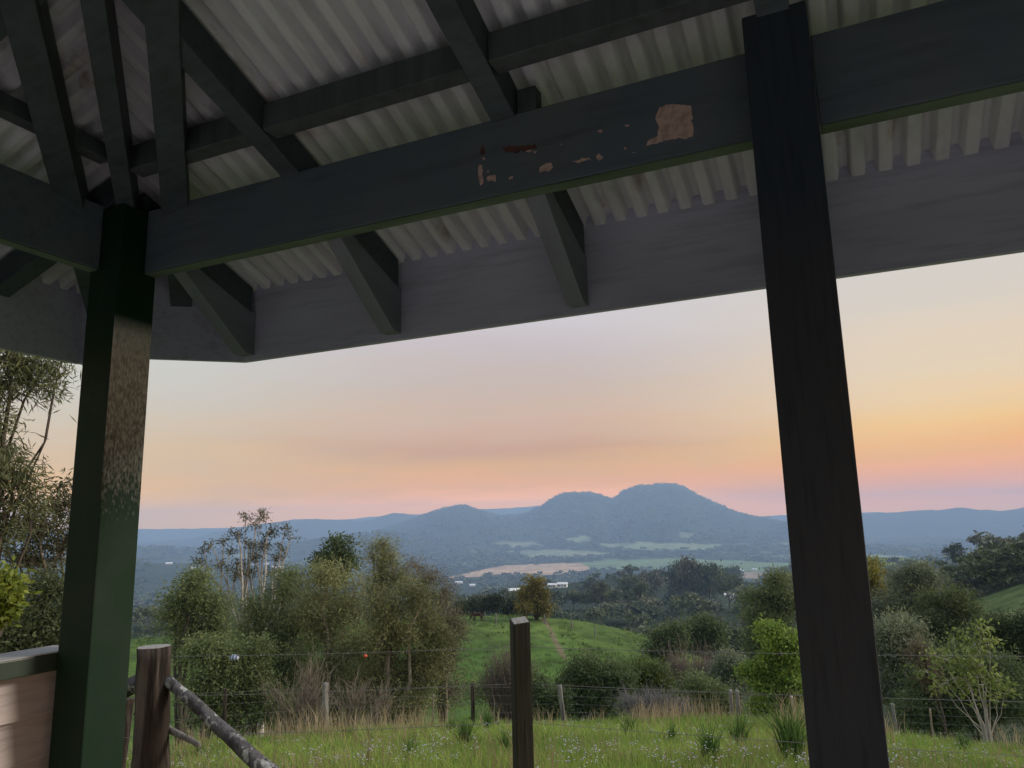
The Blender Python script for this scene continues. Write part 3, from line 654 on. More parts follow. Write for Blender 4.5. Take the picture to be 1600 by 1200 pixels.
tree("wattle", "broad yellowish olive wattle above the dry grass right in the clump", "tree", 620, 25,
     [(600, 950, 48, 38), (650, 930, 40, 30), (665, 985, 40, 40), (610, 1000, 50, 42), (600, 1060, 52, 46), (655, 1050, 46, 46), (640, 1100, 60, 30), (575, 1105, 40, 26), (680, 1010, 22, 34)], 18, n=26000, tr=.13, stems=5, bark=m_bark_twig, twigs=.6,
     c1=(.098, .110, .045), c2=(.235, .235, .10), **FE)
tree("paperbark", "brownish thin tree with drooping twigs at the right edge of the clump", "tree", 690, 27,
     [(665, 905, 32, 20), (695, 930, 24, 28), (700, 975, 22, 38), (690, 1035, 26, 40), (708, 1010, 16, 46), (700, 1085, 26, 30), (650, 885, 18, 14)], 19, n=8000, tr=.09, stems=3, bark=m_bark_twig, twigs=.9, c1=(.11, .10, .065), c2=(.20, .18, .11), l=.15, w_=.018, sig=.22, k=26, droop=.5, leafm=m_leaf2)
def bare_shrub(label, bx, d, lobes, seed, n=260, bark=None, lw=.012):
    r = np.random.default_rng(seed); B0 = gpt(bx, d, -.05); root = empty("bare_shrub", tuple(B0), label=label, cat="shrub"); wd = MB()
    for px, py, rx, ry in lobes:
        c = at(px, py, d) - B0; R = np.array([rx, rx * .8, ry]) * d / FPX
        for e in range(n // len(lobes)):
            u = rand_dir(r, 1)[0]; u[2] = abs(u[2]) * .9 + .1 * u[2]; E_ = c + u * R * r.uniform(.5, 1.05)
            j = np.array([c[0] * .5, c[1] * .5, max(c[2] * r.uniform(.2, .6), .1)]) + r.normal(0, .12, 3)
            if e % 6 == 0: wd.tube(curve(r, np.array([r.normal(0, .15), r.normal(0, .15), 0]), j, 4, .1), [lw * 2.4, lw * 2, lw * 1.8, lw * 1.5], 4, cap=False)
            p = curve(r, j, E_, 6, .13); wd.tube(p, np.linspace(lw * 1.3, lw * .35, 6), 3, cap=False)
            for _ in range(2):
                q = p[r.integers(2, 5)]; wd.tube(curve(r, q, q + (E_ - j) * r.uniform(.2, .45) + r.normal(0, .14, 3), 4, .12), np.linspace(lw * .7, lw * .25, 4), 3, cap=False)
    link("branches", wd.mesh("branches", bark or m_bark_twig, True), root)
    return root
m_twig_grey = barkmat("silver_grey_twigs", (.24, .23, .235), (.15, .145, .15))
m_twig_rust = barkmat("rusty_brown_twigs", (.24, .19, .165), (.16, .125, .105))
bare_shrub("leafless tangle of tan branches at the foot of the olive clump", 470, 22.5, [(450, 1090, 50, 40), (500, 1100, 34, 34), (490, 1060, 26, 40)], 31, 110, lw=.013)
bare_shrub("thin brown twigs among the dry grass below the olive wattle", 560, 22, [(545, 1090, 36, 36), (600, 1095, 30, 34)], 32, 70)
bare_shrub("purplish grey leafless shrub behind the near square fence post", 795, 31, [(790, 1030, 34, 26), (815, 1050, 26, 26), (770, 1055, 24, 20)], 33, 330, m_twig_rust, .011)
bare_shrub("silver grey leafless bush beside the dark green gully bushes", 1010, 21.5, [(985, 1105, 26, 24), (1025, 1100, 30, 26), (1060, 1108, 22, 20)], 34, 420, m_twig_grey, .011)
bare_shrub("rusty brown leafless shrub in the gully right of the grassy hill", 1085, 36, [(1080, 1040, 32, 20), (1110, 1045, 26, 20), (1055, 1045, 22, 16)], 35, 330, m_twig_rust, .016)
# bushes in the gully below the grassy hill
tree("shrub", "low green bush at the foot of the grassy hill beside the square post", "shrub", 770, 33, [(765, 1075, 30, 18), (800, 1085, 26, 16)], 41, n=3200, l=.13, w_=.04, sig=.2, tr=.06, stems=3, **GREEN)
tree("shrub", "dark bush under the grassy hill between the square post and the split post", "shrub", 850, 24, [(838, 1085, 22, 28), (865, 1100, 26, 26), (845, 1115, 30, 18)], 42, n=6000, l=.11, w_=.035, sig=.16, tr=.06, stems=3, **DARK)
tree("shrub", "wide dark green bush in the gully right of the split fence post", "shrub", 930, 25, [(915, 1050, 34, 24), (895, 1075, 34, 34), (945, 1075, 42, 38), (920, 1110, 54, 28), (975, 1060, 34, 26)], 43, n=15000, l=.11, w_=.034, sig=.18, tr=.08, stems=4, **DARK)
tree("shrub", "yellow green topped bush behind the silver grey leafless bush", "shrub", 1020, 28, [(1010, 1050, 36, 20), (1030, 1075, 36, 26), (990, 1068, 26, 20)], 44, n=7500, l=.12, w_=.04, sig=.18, tr=.07, stems=4, c1=(.05, .075, .022), c2=(.13, .16, .04))
tree("shrub", "rounded deep green bush left of the double fence post", "shrub", 1105, 25, [(1100, 1085, 34, 26), (1130, 1100, 30, 28), (1080, 1110, 34, 22)], 45, n=8000, l=.11, w_=.035, sig=.18, tr=.07, stems=4, **GREEN)
tree("shrub", "soft grey green bush below the dark spreading tree", "shrub", 1140, 33, [(1130, 1040, 24, 20), (1150, 1060, 26, 26), (1120, 1068, 26, 20)], 46, n=6000, l=.14, w_=.045, sig=.2, tr=.07, stems=3, **GREY)
tree("spreading_tree", "flat topped dark tree with white forked stems above the gully", "tree", 1096, 62, [(1088, 972, 28, 9), (1110, 982, 18, 12), (1070, 985, 18, 10), (1095, 995, 30, 12), (1075, 1008, 22, 9), (1118, 1008, 18, 10)], 47, n=5600, l=.26, w_=.09, sig=.35, tr=.13, stems=3, bark=m_bark_pale, **DARK)
tree("spreading_tree", "dark tree with layered foliage at the right foot of the grassy hill", "tree", 1045, 58, [(1045, 990, 20, 12), (1030, 1005, 22, 12), (1058, 1010, 22, 14), (1035, 1020, 26, 10)], 48, n=5000, l=.26, w_=.09, sig=.33, tr=.13, stems=2, **DARK)
# right side
tree("lime_tree", "bright lime green tree left of the thick right shelter post", "tree", 1205, 24.5,
     [(1200, 985, 20, 14), (1215, 1005, 24, 18), (1245, 1010, 22, 26), (1172, 1045, 24, 16), (1205, 1035, 26, 22), (1240, 1045, 26, 22), (1192, 1075, 24, 16), (1225, 1080, 28, 20), (1250, 1090, 24, 24), (1195, 1105, 26, 18), (1222, 1112, 26, 16)], 51, n=13000, k=30, l=.10, w_=.05, sig=.13, tr=.08, stems=3, shell=.6, **LIME)
tree("forest_tree", "tall dark green tree behind the lime green tree", "tree", 1205, 46,
     [(1215, 908, 26, 16), (1190, 930, 28, 22), (1230, 940, 28, 30), (1185, 965, 26, 28), (1215, 985, 34, 34), (1180, 1000, 22, 26)], 52, n=12000, l=.20, w_=.06, sig=.3, tr=.2, stems=2, **GREEN)
tree("forest_tree", "yellow leaved tree just right of the thick shelter post", "tree", 1372, 52, [(1366, 896, 18, 16), (1360, 920, 18, 22), (1375, 930, 16, 14), (1368, 880, 8, 6)], 53, n=4500, l=.2, w_=.07, sig=.26, tr=.15, c1=(.13, .13, .025), c2=(.30, .27, .05))
tree("forest_tree", "grey green gum with an untidy round top standing right of the yellow tree", "tree", 1425, 46,
     [(1430, 892, 28, 14), (1408, 905, 22, 16), (1450, 910, 22, 18), (1425, 930, 40, 24), (1400, 955, 32, 26), (1445, 960, 30, 26), (1370, 960, 24, 24)], 54, n=12500, l=.19, w_=.05, sig=.28, tr=.17, stems=3, bark=m_bark, twigs=.6, **GREY)
tree("forest_tree", "mid green tree with a pale straight stem in the middle of the right hand thicket", "tree", 1470, 39,
     [(1470, 940, 34, 18), (1500, 955, 26, 22), (1450, 975, 30, 24), (1490, 990, 36, 26), (1460, 1015, 38, 30), (1510, 1010, 26, 34)], 55, n=13000, l=.16, w_=.05, sig=.26, tr=.15, stems=3, bark=m_bark_pale, c1=(.055, .08, .03), c2=(.13, .155, .055))
tree("forest_tree", "blue green shadowy tree beside the thick shelter post", "tree", 1395, 30,
     [(1385, 985, 34, 26), (1420, 1000, 32, 28), (1385, 1030, 40, 32), (1425, 1050, 34, 34), (1390, 1080, 44, 34), (1430, 1095, 36, 26)], 56, n=17000, l=.14, w_=.04, sig=.22, tr=.06, stems=3, **GREY)
tree("sapling", "young tree with big pale lime leaves and thin white stems by the far right fence", "tree", 1500, 21.5,
     [(1530, 985, 16, 10), (1545, 1005, 14, 10), (1520, 1010, 18, 12), (1490, 1000, 14, 10), (1470, 1030, 24, 12), (1500, 1045, 22, 14), (1535, 1040, 24, 14), (1445, 1050, 16, 8), (1560, 1065, 16, 10), (1515, 1070, 26, 12), (1480, 1065, 20, 12), (1575, 1080, 10, 8), (1540, 1085, 18, 8)],
     57, n=900, k=10, l=.125, w_=.065, sig=.13, tr=.024, stems=6, shell=.8, bark=m_bark_pale, twigs=1.0, twr=.007, c1=(.11, .155, .042), c2=(.27, .32, .095))
tree("shrub", "brown leaved shrub in front of the blue green tree", "shrub", 1440, 24, [(1440, 1030, 12, 26), (1450, 1060, 12, 20)], 58, n=1500, l=.12, w_=.035, sig=.14, tr=.04, **BROWN)
tree("forest_tree", "dark thick undergrowth tree behind the pale lime sapling", "tree", 1500, 27,
     [(1480, 1040, 44, 34), (1530, 1050, 46, 36), (1470, 1090, 44, 34), (1520, 1095, 50, 30), (1565, 1090, 40, 34), (1420, 1112, 38, 24), (1460, 1122, 40, 20), (1505, 1122, 40, 20)], 59, n=22000, l=.12, w_=.04, sig=.2, tr=.045, stems=4, **DARK)
tree("forest_tree", "dark green tree at the right edge below the bare hillside", "tree", 1585, 33,
     [(1560, 985, 30, 22), (1600, 980, 34, 26), (1580, 1020, 44, 34), (1620, 1040, 44, 44), (1590, 1075, 44, 40), (1640, 1000, 40, 40)], 60, n=17000, l=.15, w_=.045, sig=.24, tr=.14, stems=3, c1=(.032, .05, .02), c2=(.075, .10, .035))
# trees on the near side of the valley
tree("hill_tree", "solitary yellow green tree on the crest of the grassy hill", "tree", 834, 103,
     [(834, 915, 15, 14), (824, 930, 15, 15), (845, 932, 16, 17), (834, 945, 25, 16), (820, 950, 13, 12), (850, 952, 13, 13)], 61, n=6500, l=.34, w_=.17, sig=.42, tr=.35, twr=.03, c1=(.08, .085, .02), c2=(.25, .21, .05))
for i, (px, py, rx, ry, d, lab) in enumerate([(768, 945, 20, 18, 128, "largest of the dark round trees behind the crest of the grassy hill"), (742, 950, 14, 13, 132, "dark round tree left of the largest one behind the hill crest"), (720, 952, 14, 9, 136, "low dark tree behind the hill crest where the olive clump ends"), (798, 952, 12, 10, 130, "small dark tree touching the solitary yellow green tree")]):
    tree("round_tree", lab, "tree", px, d, [(px, py - ry * .3, rx * .75, ry * .7), (px - rx * .4, py + 2, rx * .6, ry * .7), (px + rx * .4, py + 2, rx * .6, ry * .7)], 70 + i, n=2600, l=.42, w_=.18, sig=.5, tr=.3, twr=.03, c1=(.02, .032, .014), c2=(.05, .065, .025))
# left of the corner post
tree("wattle_tree", "large feathery wattle with drooping sprays at the left edge of the picture", "tree", -60, 12.5,
     [(-30, 600, 60, 34), (60, 600, 30, 22), (85, 615, 16, 14), (20, 560, 60, 30), (95, 568, 16, 12), (-20, 660, 30, 24), (-30, 740, 52, 60), (20, 745, 34, 30), (45, 780, 34, 24), (-30, 820, 60, 44), (15, 700, 16, 20), (-90, 700, 80, 120)],
     81, n=12500, l=.16, w_=.018, sig=.13, k=38, droop=.7, tr=.13, stems=3, twigs=.9, leafm=m_leaf2, c1=(.075, .088, .042), c2=(.165, .175, .078), twr=.006, shell=.6)
tree("thin_tree", "fine twiggy tree with small leaves between the wattle and the corner post", "tree", 90, 16.5,
     [(85, 790, 30, 26), (60, 830, 40, 30), (100, 850, 24, 34), (40, 880, 40, 26), (95, 760, 16, 14)], 82, n=3000, k=9, l=.10, w_=.03, sig=.14, tr=.06, stems=4, twigs=1.0, shell=.8, bark=m_bark_twig, twr=.008, c1=(.06, .065, .035), c2=(.12, .12, .06))
tree("lime_shrub", "small yellow lime leafy shrub at the left edge above the rail", "shrub", -5, 9.5, [(-22, 925, 26, 20), (-2, 938, 20, 22), (-24, 962, 28, 20), (6, 908, 14, 9)], 83, n=2000, k=14, l=.085, w_=.04, sig=.08, tr=.05, stems=3, c1=(.10, .135, .02), c2=(.26, .30, .045))
tree("forest_tree", "dark leafy tree beyond the rail beside the corner post", "tree", 60, 15,
     [(75, 930, 44, 36), (30, 985, 60, 34), (90, 985, 44, 36), (60, 1030, 80, 34), (-40, 1010, 60, 50), (110, 1000, 24, 50)], 84, n=16000, l=.085, w_=.03, sig=.13, tr=.08, stems=4, twr=.005, c1=(.055, .075, .033), c2=(.125, .145, .062))

# ------------------------------------------------------------------ houses in the valley (placed before the bushland so that trees keep clear)
HOUSE = [(804, 933, 17, 2, "two storey white house with dark windows just left of the solitary hill tree", 1), (716, 912, 13, 1, "long white roofed house left of the dark round hill trees", 0), (738, 916, 9, 1, "small white house right of the long one beyond the hill crest", 0),
    (863, 919, 9, 1, "small pale house just right of the solitary hill tree", 0), (879, 918, 15, 1, "white roofed house on the wooded slope right of the solitary hill tree", 0), (1051, 936, 10, 1, "pale house at the foot of the knoll's tall trees", 0),
    (1066, 934, 12, 1, "white house peeping from the trees below the knoll", 0), (1079, 934, 11, 1, "low white shed beside the blue roofed house", 0), (1087, 931, 15, 1, "blue roofed house below the tallest trees of the knoll", 3), (1140, 935, 11, 1, "small white house in the trees right of the pale stemmed tree", 0),
    (1160, 936, 15, 1, "grey blue roofed house among trees left of the lime green tree", 2), (1157, 892, 9, 1, "bright white farm shed beside the small brown field", 0), (1179, 891, 7, 1, "white farmhouse right of the bright farm shed", 0), (1142, 892, 5, 1, "tiny pale farm building left of the bright farm shed", 0),
    (1040, 903, 6, 1, "tiny white house high on the left flank of the knoll", 0), (1348, 862, 10, 1, "white farm shed at the top of the green field by the shelter post", 0),
    (267, 876, 12, 1, "brightest long white roof of the town on the left plateau", 0), (288, 877, 10, 1, "white roof next to the brightest one on the left plateau", 0), (264, 882, 9, 1, "pale house below the brightest roof on the left plateau", 0), (248, 873, 8, 1, "faint roof at the left end of the plateau town", 0),
    (346, 877, 9, 1, "white roof behind the left limbs of the gum tree", 0), (354, 882, 9, 1, "pale roof low behind the left limbs of the gum tree", 0), (302, 889, 8, 1, "roof just above the round mid green tree", 0), (371, 875, 8, 1, "roof behind the middle of the gum tree", 0),
    (398, 876, 9, 1, "white roof behind the right limbs of the gum tree", 0), (417, 878, 8, 1, "roof at the right edge of the gum tree crown", 0), (428, 887, 7, 1, "small bright roof between the gum tree and the olive clump", 0), (439, 888, 8, 1, "bright roof touching the left shoulder of the olive clump", 0)]
m_hw = mat("white_house_paint", (.74, .74, .72), .7, .2); m_hb = mat("cream_house_wall", (.50, .47, .42), .8, .2)
m_roofs = [mat("pale_tin_roof", (.72, .73, .74), .5, .4), mat("white_tin_roof", (.78, .78, .76), .5, .4), mat("grey_tin_roof", (.26, .30, .36), .5, .4), mat("blue_tin_roof", (.34, .42, .58), .5, .4)]
m_dark = mat("dark_window_glass", (.03, .035, .04), .15, .5)
HPOS = []
for i, (x, y, wpx, st, lab, rk) in enumerate(HOUSE):
    p, d = hit(x, y, 220, 3200)
    W_ = min(max(wpx * d / 1190 * .95, 7.0), 30.0); D_ = min(W_ * .6, 10); Hh = 3.0 * st
    HPOS.append((math.atan2(p[0], p[1]), d, W_))
    z0 = gz(p[0], p[1]); ho = empty("farm_house" if d < 2200 else "town_house", (p[0], p[1], z0 - .3), -math.atan2(p[0], p[1]) + rng.uniform(-.5, .5), label=lab, cat="house", group="houses scattered through the valley")
    a, b_ = W_ / 2, D_ / 2; rh = min(b_ * .65, 2.6); e = .5
    boxo("wall", -a, a, -b_, b_, 0, Hh + .3, m_hw if i % 3 else m_hb, ho, 0)
    V = [(-a - e, -b_ - e, Hh + .25), (-a - e, b_ + e, Hh + .25), (a + e, -b_ - e, Hh + .25), (a + e, b_ + e, Hh + .25), (-a - e, 0, Hh + .25 + rh), (a + e, 0, Hh + .25 + rh)]
    centred("roof", V, [[0, 2, 5, 4], [1, 4, 5, 3], [0, 4, 1], [2, 3, 5], [0, 1, 3, 2]], m_roofs[rk], ho)
    if wpx >= 9:
        nw = 3 if W_ < 14 else 4
        for s_ in range(st):
            for k in range(nw):
                cx = -a + W_ * (k + .5) / nw; boxo("window", cx - .7, cx + .7, -b_ - .05, -b_ - .002, .9 + 3 * s_ + .3, 2.3 + 3 * s_ + .3, m_dark, ho, 0)
        boxo("door", a * .05 - .45, a * .05 + .45, -b_ - .06, -b_ - .004, .3, .95 + .3 - .05 + 1.1, m_hb, ho, 0)
def clear_of_houses(a, d, x, y, z):
    k = np.ones(len(a), bool)
    for ha, hd, hw in HPOS:
        k &= ~((np.abs(a - ha) * d < hw * .55 + 6) & (d < hd + 8) & (d > hd - max(90, hd * .45)))
    return k

# ------------------------------------------------------------------ bushland of the valley
def template(seed, ncl, k, l, w_, H=1.0, spread_=.42, flat=.8):
    """crown (and trunk) of a tree one unit tall, for trees seen from afar"""
    r = np.random.default_rng(seed); lf = MB(); nl = 5
    cs = [(r.uniform(-.22, .22), r.uniform(-.22, .22), r.uniform(.42, .80), r.uniform(.16, .27)) for _ in range(nl)]
    for cx, cy, cz, R in cs:
        nc = max(2, ncl // nl); u = rand_dir(r, nc); u[:, 2] = np.abs(u[:, 2]) * .9 - .15
        E_ = np.array([cx, cy, cz]) + u * R * np.array([1.1, 1.1, .85]) * (r.uniform(.3, 1, (nc, 1)) ** .5)
        LP = np.repeat(E_, k, 0) + r.normal(0, .045, (nc * k, 3))
        leaves(lf, r, LP, l, w_, (0, 0, 0), (1, 1, 1), np.repeat(r.random(nc), k), np.repeat(u, k, 0), 0, False)
    V = np.concatenate(lf.v); T_ = np.concatenate(lf.t); c = np.concatenate(lf.c)[:, :1]
    c = np.clip(c, 0, 1); return V, T_, c
near_t = [template(100 + i, 190, 22, .042, .036) for i in range(4)]
mid_t = [template(110 + i, 34, 8, .14, .13) for i in range(4)]
fine_t = [template(140 + i, 60, 12, .070, .062) for i in range(4)]
far_t = [template(120 + i, 12, 5, .28, .26) for i in range(4)]
def open_ground(x, y):
    z = ground_z(x, y); _, m = cover(x, y, z); return m == 1, z
PAL = [((.052, .076, .040), (.122, .152, .072)), ((.064, .090, .044), (.155, .182, .082)), ((.072, .082, .057), (.170, .175, .106)), ((.042, .060, .037), (.094, .118, .062))]
def woods(name, n, d0, d1, a0, a1, tmpl, hgt, label, seed, wide=1.0, keep=clear_of_houses, gap=0.0):
    r = np.random.default_rng(seed); a = r.uniform(a0, a1, n); d = np.exp(r.uniform(math.log(d0), math.log(d1), n)); x, y = np.sin(a) * d, np.cos(a) * d
    og, z = open_ground(x, y); k = ~og
    if gap: k &= noise2(x, y, d1 / 14, seed) > -1 + gap
    if keep is not None: k &= keep(a, d, x, y, z)
    x, y, z, d = x[k], y[k], z[k], d[k]; mb = MB()
    for i in range(len(x)):
        V, T_, c = tmpl[r.integers(len(tmpl))]; th = r.uniform(0, 6.28); h = hgt * r.uniform(.6, 1.25)
        wd_ = h * wide * r.uniform(.85, 1.3) * (1 if callable(wide) else 1)
        cs, sn = math.cos(th), math.sin(th)
        q = np.stack([(V[:, 0] * cs - V[:, 1] * sn) * wd_ + x[i], (V[:, 0] * sn + V[:, 1] * cs) * wd_ + y[i], V[:, 2] * h + z[i] - h * .12], -1)
        p1, p2 = PAL[r.integers(4)]; col = np.array(p1) * (1 - c) + np.array(p2) * c
        mb.add(q, None, T_, col * r.uniform(.8, 1.2))
    return link(name, mb.mesh(name, m_leaffar), kind="stuff", label=label)
A0, A1 = math.radians(-40), math.radians(39)
ysee = lambda a, d, x, y, z: True
woods("hillside_bushland", 780, 400, 900, A0, A1, mid_t, 11, "dense dark bushland on the near side of the valley", 201, 1.05)
woods("hillside_bushland", 190, 300, 400, A0, A1, fine_t, 11, "dark bushland on the ridge and slopes in the middle distance", 207, 1.05)
woods("gully_bushland", 360, 130, 300, azpx(1090), A1, fine_t, 8, "dark bushland down in the gully right of the grassy hill", 202, 1.1)
woods("slope_bushland", 260, 165, 300, A0, azpx(1090), fine_t, 10, "bushland on the slope hidden behind the grassy hill", 203, 1.1)
woods("valley_woodland", 3600, 900, 2400, A0, A1, far_t, 13, "belts of trees across the valley floor", 204, 1.8)
woods("foothill_woodland", 4600, 2400, 4600, A0, A1, far_t, 14, "scattered trees at the foot of the blue mountains", 205, 2.6, gap=.35)
woods("mountain_forest", 2200, 4880, 5200, A0, A1, far_t, 8, "trees along the crests of the blue mountains", 206, 2.2)
# single trees one can pick out in the valley
m_far_bark = barkmat("far_tree_bark", (.12, .10, .09), (.07, .06, .05))
def far_tree_meshes(idx, pal):
    V, T_, c = near_t[idx]; col = np.array(pal[0]) * (1 - c) + np.array(pal[1]) * c
    cm = mesh_np("crown", V, T_, m_leaffar, False, col); tb = MB(); tb.tube([[0, 0, -.05], [.01, 0, .25], [0, .01, .6]], [.035, .025, .01], 6)
    for k in range(4): tb.tube([[0, .0, .25 + .06 * k], [.16 * math.cos(k * 1.7), .16 * math.sin(k * 1.7), .55 + .05 * k]], [.016, .007], 4)
    return cm, tb.mesh("trunk", m_far_bark, True)
protos = [far_tree_meshes(i % 4, PAL[i % 4]) for i in range(6)]
def far_tree(x, d, h, i, label, group, name="bushland_tree", wide=1.0, pale=False):
    p = gpt(x, d); cm, tm = protos[i % 6]; o = empty(name, tuple(p), rng.uniform(0, 6.28), label=label, cat="tree", group=group); o.scale = (h * wide, h * wide, h)
    link("crown", cm, o); link("trunk", tm, o); return o
r_ = np.random.default_rng(77); g1 = "bushland trees on the near side of the valley"
cnt = 0
while cnt < 120:
    x = r_.uniform(200, 1600); d = math.exp(r_.uniform(math.log(150), math.log(640))); a = azpx(x)
    if x < 1090 and d < 175: continue
    xx, yy = math.sin(a) * d, math.cos(a) * d
    og, _ = open_ground(np.array([xx]), np.array([yy]))
    if og[0] or (1500 < x and d > 200) or not clear_of_houses(np.array([a]), np.array([d]), 0, 0, 0)[0]: continue
    hh_ = r_.uniform(7.5, 13) * (.8 if d < 220 else 1)
    lab_ = ("tall " if hh_ > 10 else "low ") + ["mid green", "light green", "grey green", "darkest green"][(cnt % 6) % 4] + " tree in the bushland " + ("just behind the grassy hill" if d < 300 and x < 1090 else "down in the right hand gully" if d < 300 else "left of the solitary hill tree" if x < 834 else "on the knoll right of the solitary hill tree")
    far_tree(x, d, hh_, cnt, lab_, g1, wide=r_.uniform(.85, 1.2)); cnt += 1
for i, (x, ytop, d, lab, wd_) in enumerate([(1075, 872, 470, "tallest tree of the knoll in the middle of the valley", .6), (1058, 880, 480, "tall tree left of the tallest one on the valley knoll", .6), (1098, 880, 465, "tall broad tree right of the tallest one on the valley knoll", .7), (1112, 884, 500, "narrow tree at the right end of the knoll's tall group", .5), (985, 898, 430, "dark wide tree on the left shoulder of the valley knoll", .9),
        (1130, 895, 420, "tree with long pale stems on the slope below the valley farm", .7), (1010, 893, 520, "tree between the dark wide tree and the tall group on the knoll", .8), (925, 900, 560, "lone higher tree above the slope right of the solitary hill tree", .8), (1140, 884, 900, "small pointed tree by the green field beyond the knoll", .7)]):
    p = gpt(x, d); top = at(x, ytop, d)[2]; far_tree(x, d, (top - p[2]) / .97, i + 2, lab, None, "tall_tree", wd_)
# ridge of trees at the right edge
for i, (x, ytop, d) in enumerate([(1592, 842, 205), (1578, 850, 210), (1562, 862, 212), (1604, 838, 200), (1545, 872, 220), (1530, 880, 230), (1512, 888, 240), (1495, 893, 250), (1568, 880, 196), (1590, 870, 190), (1540, 890, 205), (1520, 897, 215), (1610, 860, 185), (1560, 893, 188), (1587, 890, 184), (1625, 840, 195), (1475, 884, 300), (1460, 880, 330), (1440, 884, 330), (1505, 876, 330), (1525, 873, 330), (1490, 874, 340), (1545, 866, 330), (1415, 890, 340)]):
    p = gpt(x, d); top = at(x, ytop, d)[2]; h = max(4.5, top - p[2])
    far_tree(x, d, h, i, ("dark tree in the lowest row directly above the bare hillside" if d < 193 else "dark tree on the upper ridge at the right edge of the picture" if d < 208 else "dark tree in the middle of the ridge above the bare hillside" if d < 260 else "smaller tree on the farther ridge left of the dark wooded ridge"), "trees on the ridge at the right", "ridge_tree", 1.15 if h < 12 else .9)

# ------------------------------------------------------------------ unseen pale apron behind the shelter, added to bounce light inside
m_bounce = mat("pale_bounce_gravel", (.56, .55, .54), .95, .1, noise=[(60, 4, .65, .4, .65, (1, 1, 1)), (2, 4, .85, .4, .7, (1, 1, 1))], bump=(120, .8, .01, (1, 1, 1)))
def to_world(u, n):
    u, n = u * S, n * S; return u * math.cos(PAZ) + n * math.sin(PAZ), -u * math.sin(PAZ) + n * math.cos(PAZ)
b = MB(); G = 26
gu, gn = np.linspace(-9, 9, G), np.linspace(-11, -.92, G); V = []
for n_ in gn:
    for u_ in gu:
        X, Y = to_world(u_, n_); V.append((X, Y, gz(X, Y) + .035))
F = [[i * G + j, i * G + j + 1, (i + 1) * G + j + 1, (i + 1) * G + j] for i in range(G - 1) for j in range(G - 1)]
b.add(V, F); link("gravel_bounce_apron", b.mesh("gravel_bounce_apron", m_bounce, True), kind="structure")

# ------------------------------------------------------------------ fences
m_oldwood = mat("weathered_fence_timber", (.105, .086, .074), .9, .1, noise=[(16, 6, .22, .50, .60, (1, 1, .045)), (5, 6, (.04, .03, .024), .42, .60, (1, 1, .22)), (50, 5, .45, .5, .7, (1, 1, .06))], bump=(32, .9, .012, (1, 1, .08)))
m_greywood = mat("silvered_fence_timber", (.26, .25, .235), .9, .1, noise=[(6, 6, (.12, .11, .10), .4, .65, (1, 1, .2)), (60, 5, .5, .5, .7, (1, 1, .06))], bump=(40, .8, .01, (1, 1, .08)))
m_lichen = mat("dark_pole_with_lichen", (.095, .092, .098), .85, .15, noise=[(18, 6, (.36, .37, .36), .54, .60, (1, 1, .6)), (9, 5, .45, .5, .62, (1, 1, .3)), (40, 5, .5, .45, .7, (1, 1, .2))], bump=(40, .8, .008, (1, 1, .3)))
m_darkwood = mat("near_black_square_post", (.030, .029, .023), .85, .15, noise=[(7, 6, (.055, .054, .042), .45, .7, (1, 1, .15)), (60, 5, .5, .5, .75, (1, 1, .05))], bump=(45, .7, .006, (1, 1, .06)))
m_endgrain = mat("grey_end_grain", (.30, .29, .27), .9, .1, noise=(60, 5, .5, .4, .7, (1, 1, 1)), bump=(80, .6, .004, (1, 1, 1)))
m_wire = mat("dull_fence_wire", (.20, .19, .19), .5, .5, metal=.5)
def log(name, p0, p1, r0, r1, m, parent, seed, sides=18, rough=.06, knots=(), cap=None, **k):
    """a round timber with an uneven, split outline"""
    r = np.random.default_rng(seed); p0, p1 = np.asarray(p0, float), np.asarray(p1, float); n_ = 26; ax = p1 - p0; L_ = np.linalg.norm(ax); ax = ax / L_
    ref = np.array([0, 0, 1.0]) if abs(ax[2]) < .9 else np.array([1.0, 0, 0]); a = np.cross(ax, ref); a /= np.linalg.norm(a); b_ = np.cross(ax, a)
    th = np.linspace(0, 2 * math.pi, sides, endpoint=False); prof_ = 1 + rough * r.normal(size=sides); prof_[r.integers(sides)] -= rough * 2.2; prof_[r.integers(sides)] -= rough * 1.6
    bend = np.cumsum(r.normal(0, .0022 * L_, (n_, 2)), 0); V = []
    for i in range(n_):
        t_ = i / (n_ - 1); R = (r0 + (r1 - r0) * t_) * prof_ * (1 + rough * .3 * r.normal(size=sides))
        for kz, ka, kr in knots: R = R * (1 + kr * math.exp(-((t_ - kz) / .035) ** 2) * np.exp(-((((th - ka + math.pi) % (2 * math.pi)) - math.pi) / .5) ** 2))
        c_ = p0 + ax * L_ * t_ + a * bend[i, 0] + b_ * bend[i, 1]
        V.append(c_ + R[:, None] * (np.cos(th)[:, None] * a + np.sin(th)[:, None] * b_))
    V = np.concatenate(V); cen = (p0 + p1) / 2; q = [[i * sides + j, i * sides + (j + 1) % sides, (i + 1) * sides + (j + 1) % sides, (i + 1) * sides + j] for i in range(n_ - 1) for j in range(sides)]
    e0, e1 = V[:sides].mean(0), V[-sides:].mean(0); k0 = len(V); V = np.vstack([V, e0, e1 + ax * .004]); tt = [[k0, (j + 1) % sides, j] for j in range(sides)] + [[k0 + 1, k0 - sides + j, k0 - sides + (j + 1) % sides] for j in range(sides)]
    me = mesh_np(name, V - cen, [np.array(q), np.array(tt)], m, False)
    sm = np.ones(len(me.polygons), bool); sm[len(q):] = False; me.polygons.foreach_set("use_smooth", sm)
    if cap:
        me.materials.append(cap); mi = np.zeros(len(me.polygons), np.int32); mi[len(q) + sides:] = 1; me.polygons.foreach_set("material_index", mi)
    return link(name, me, parent, tuple(cen), **k)
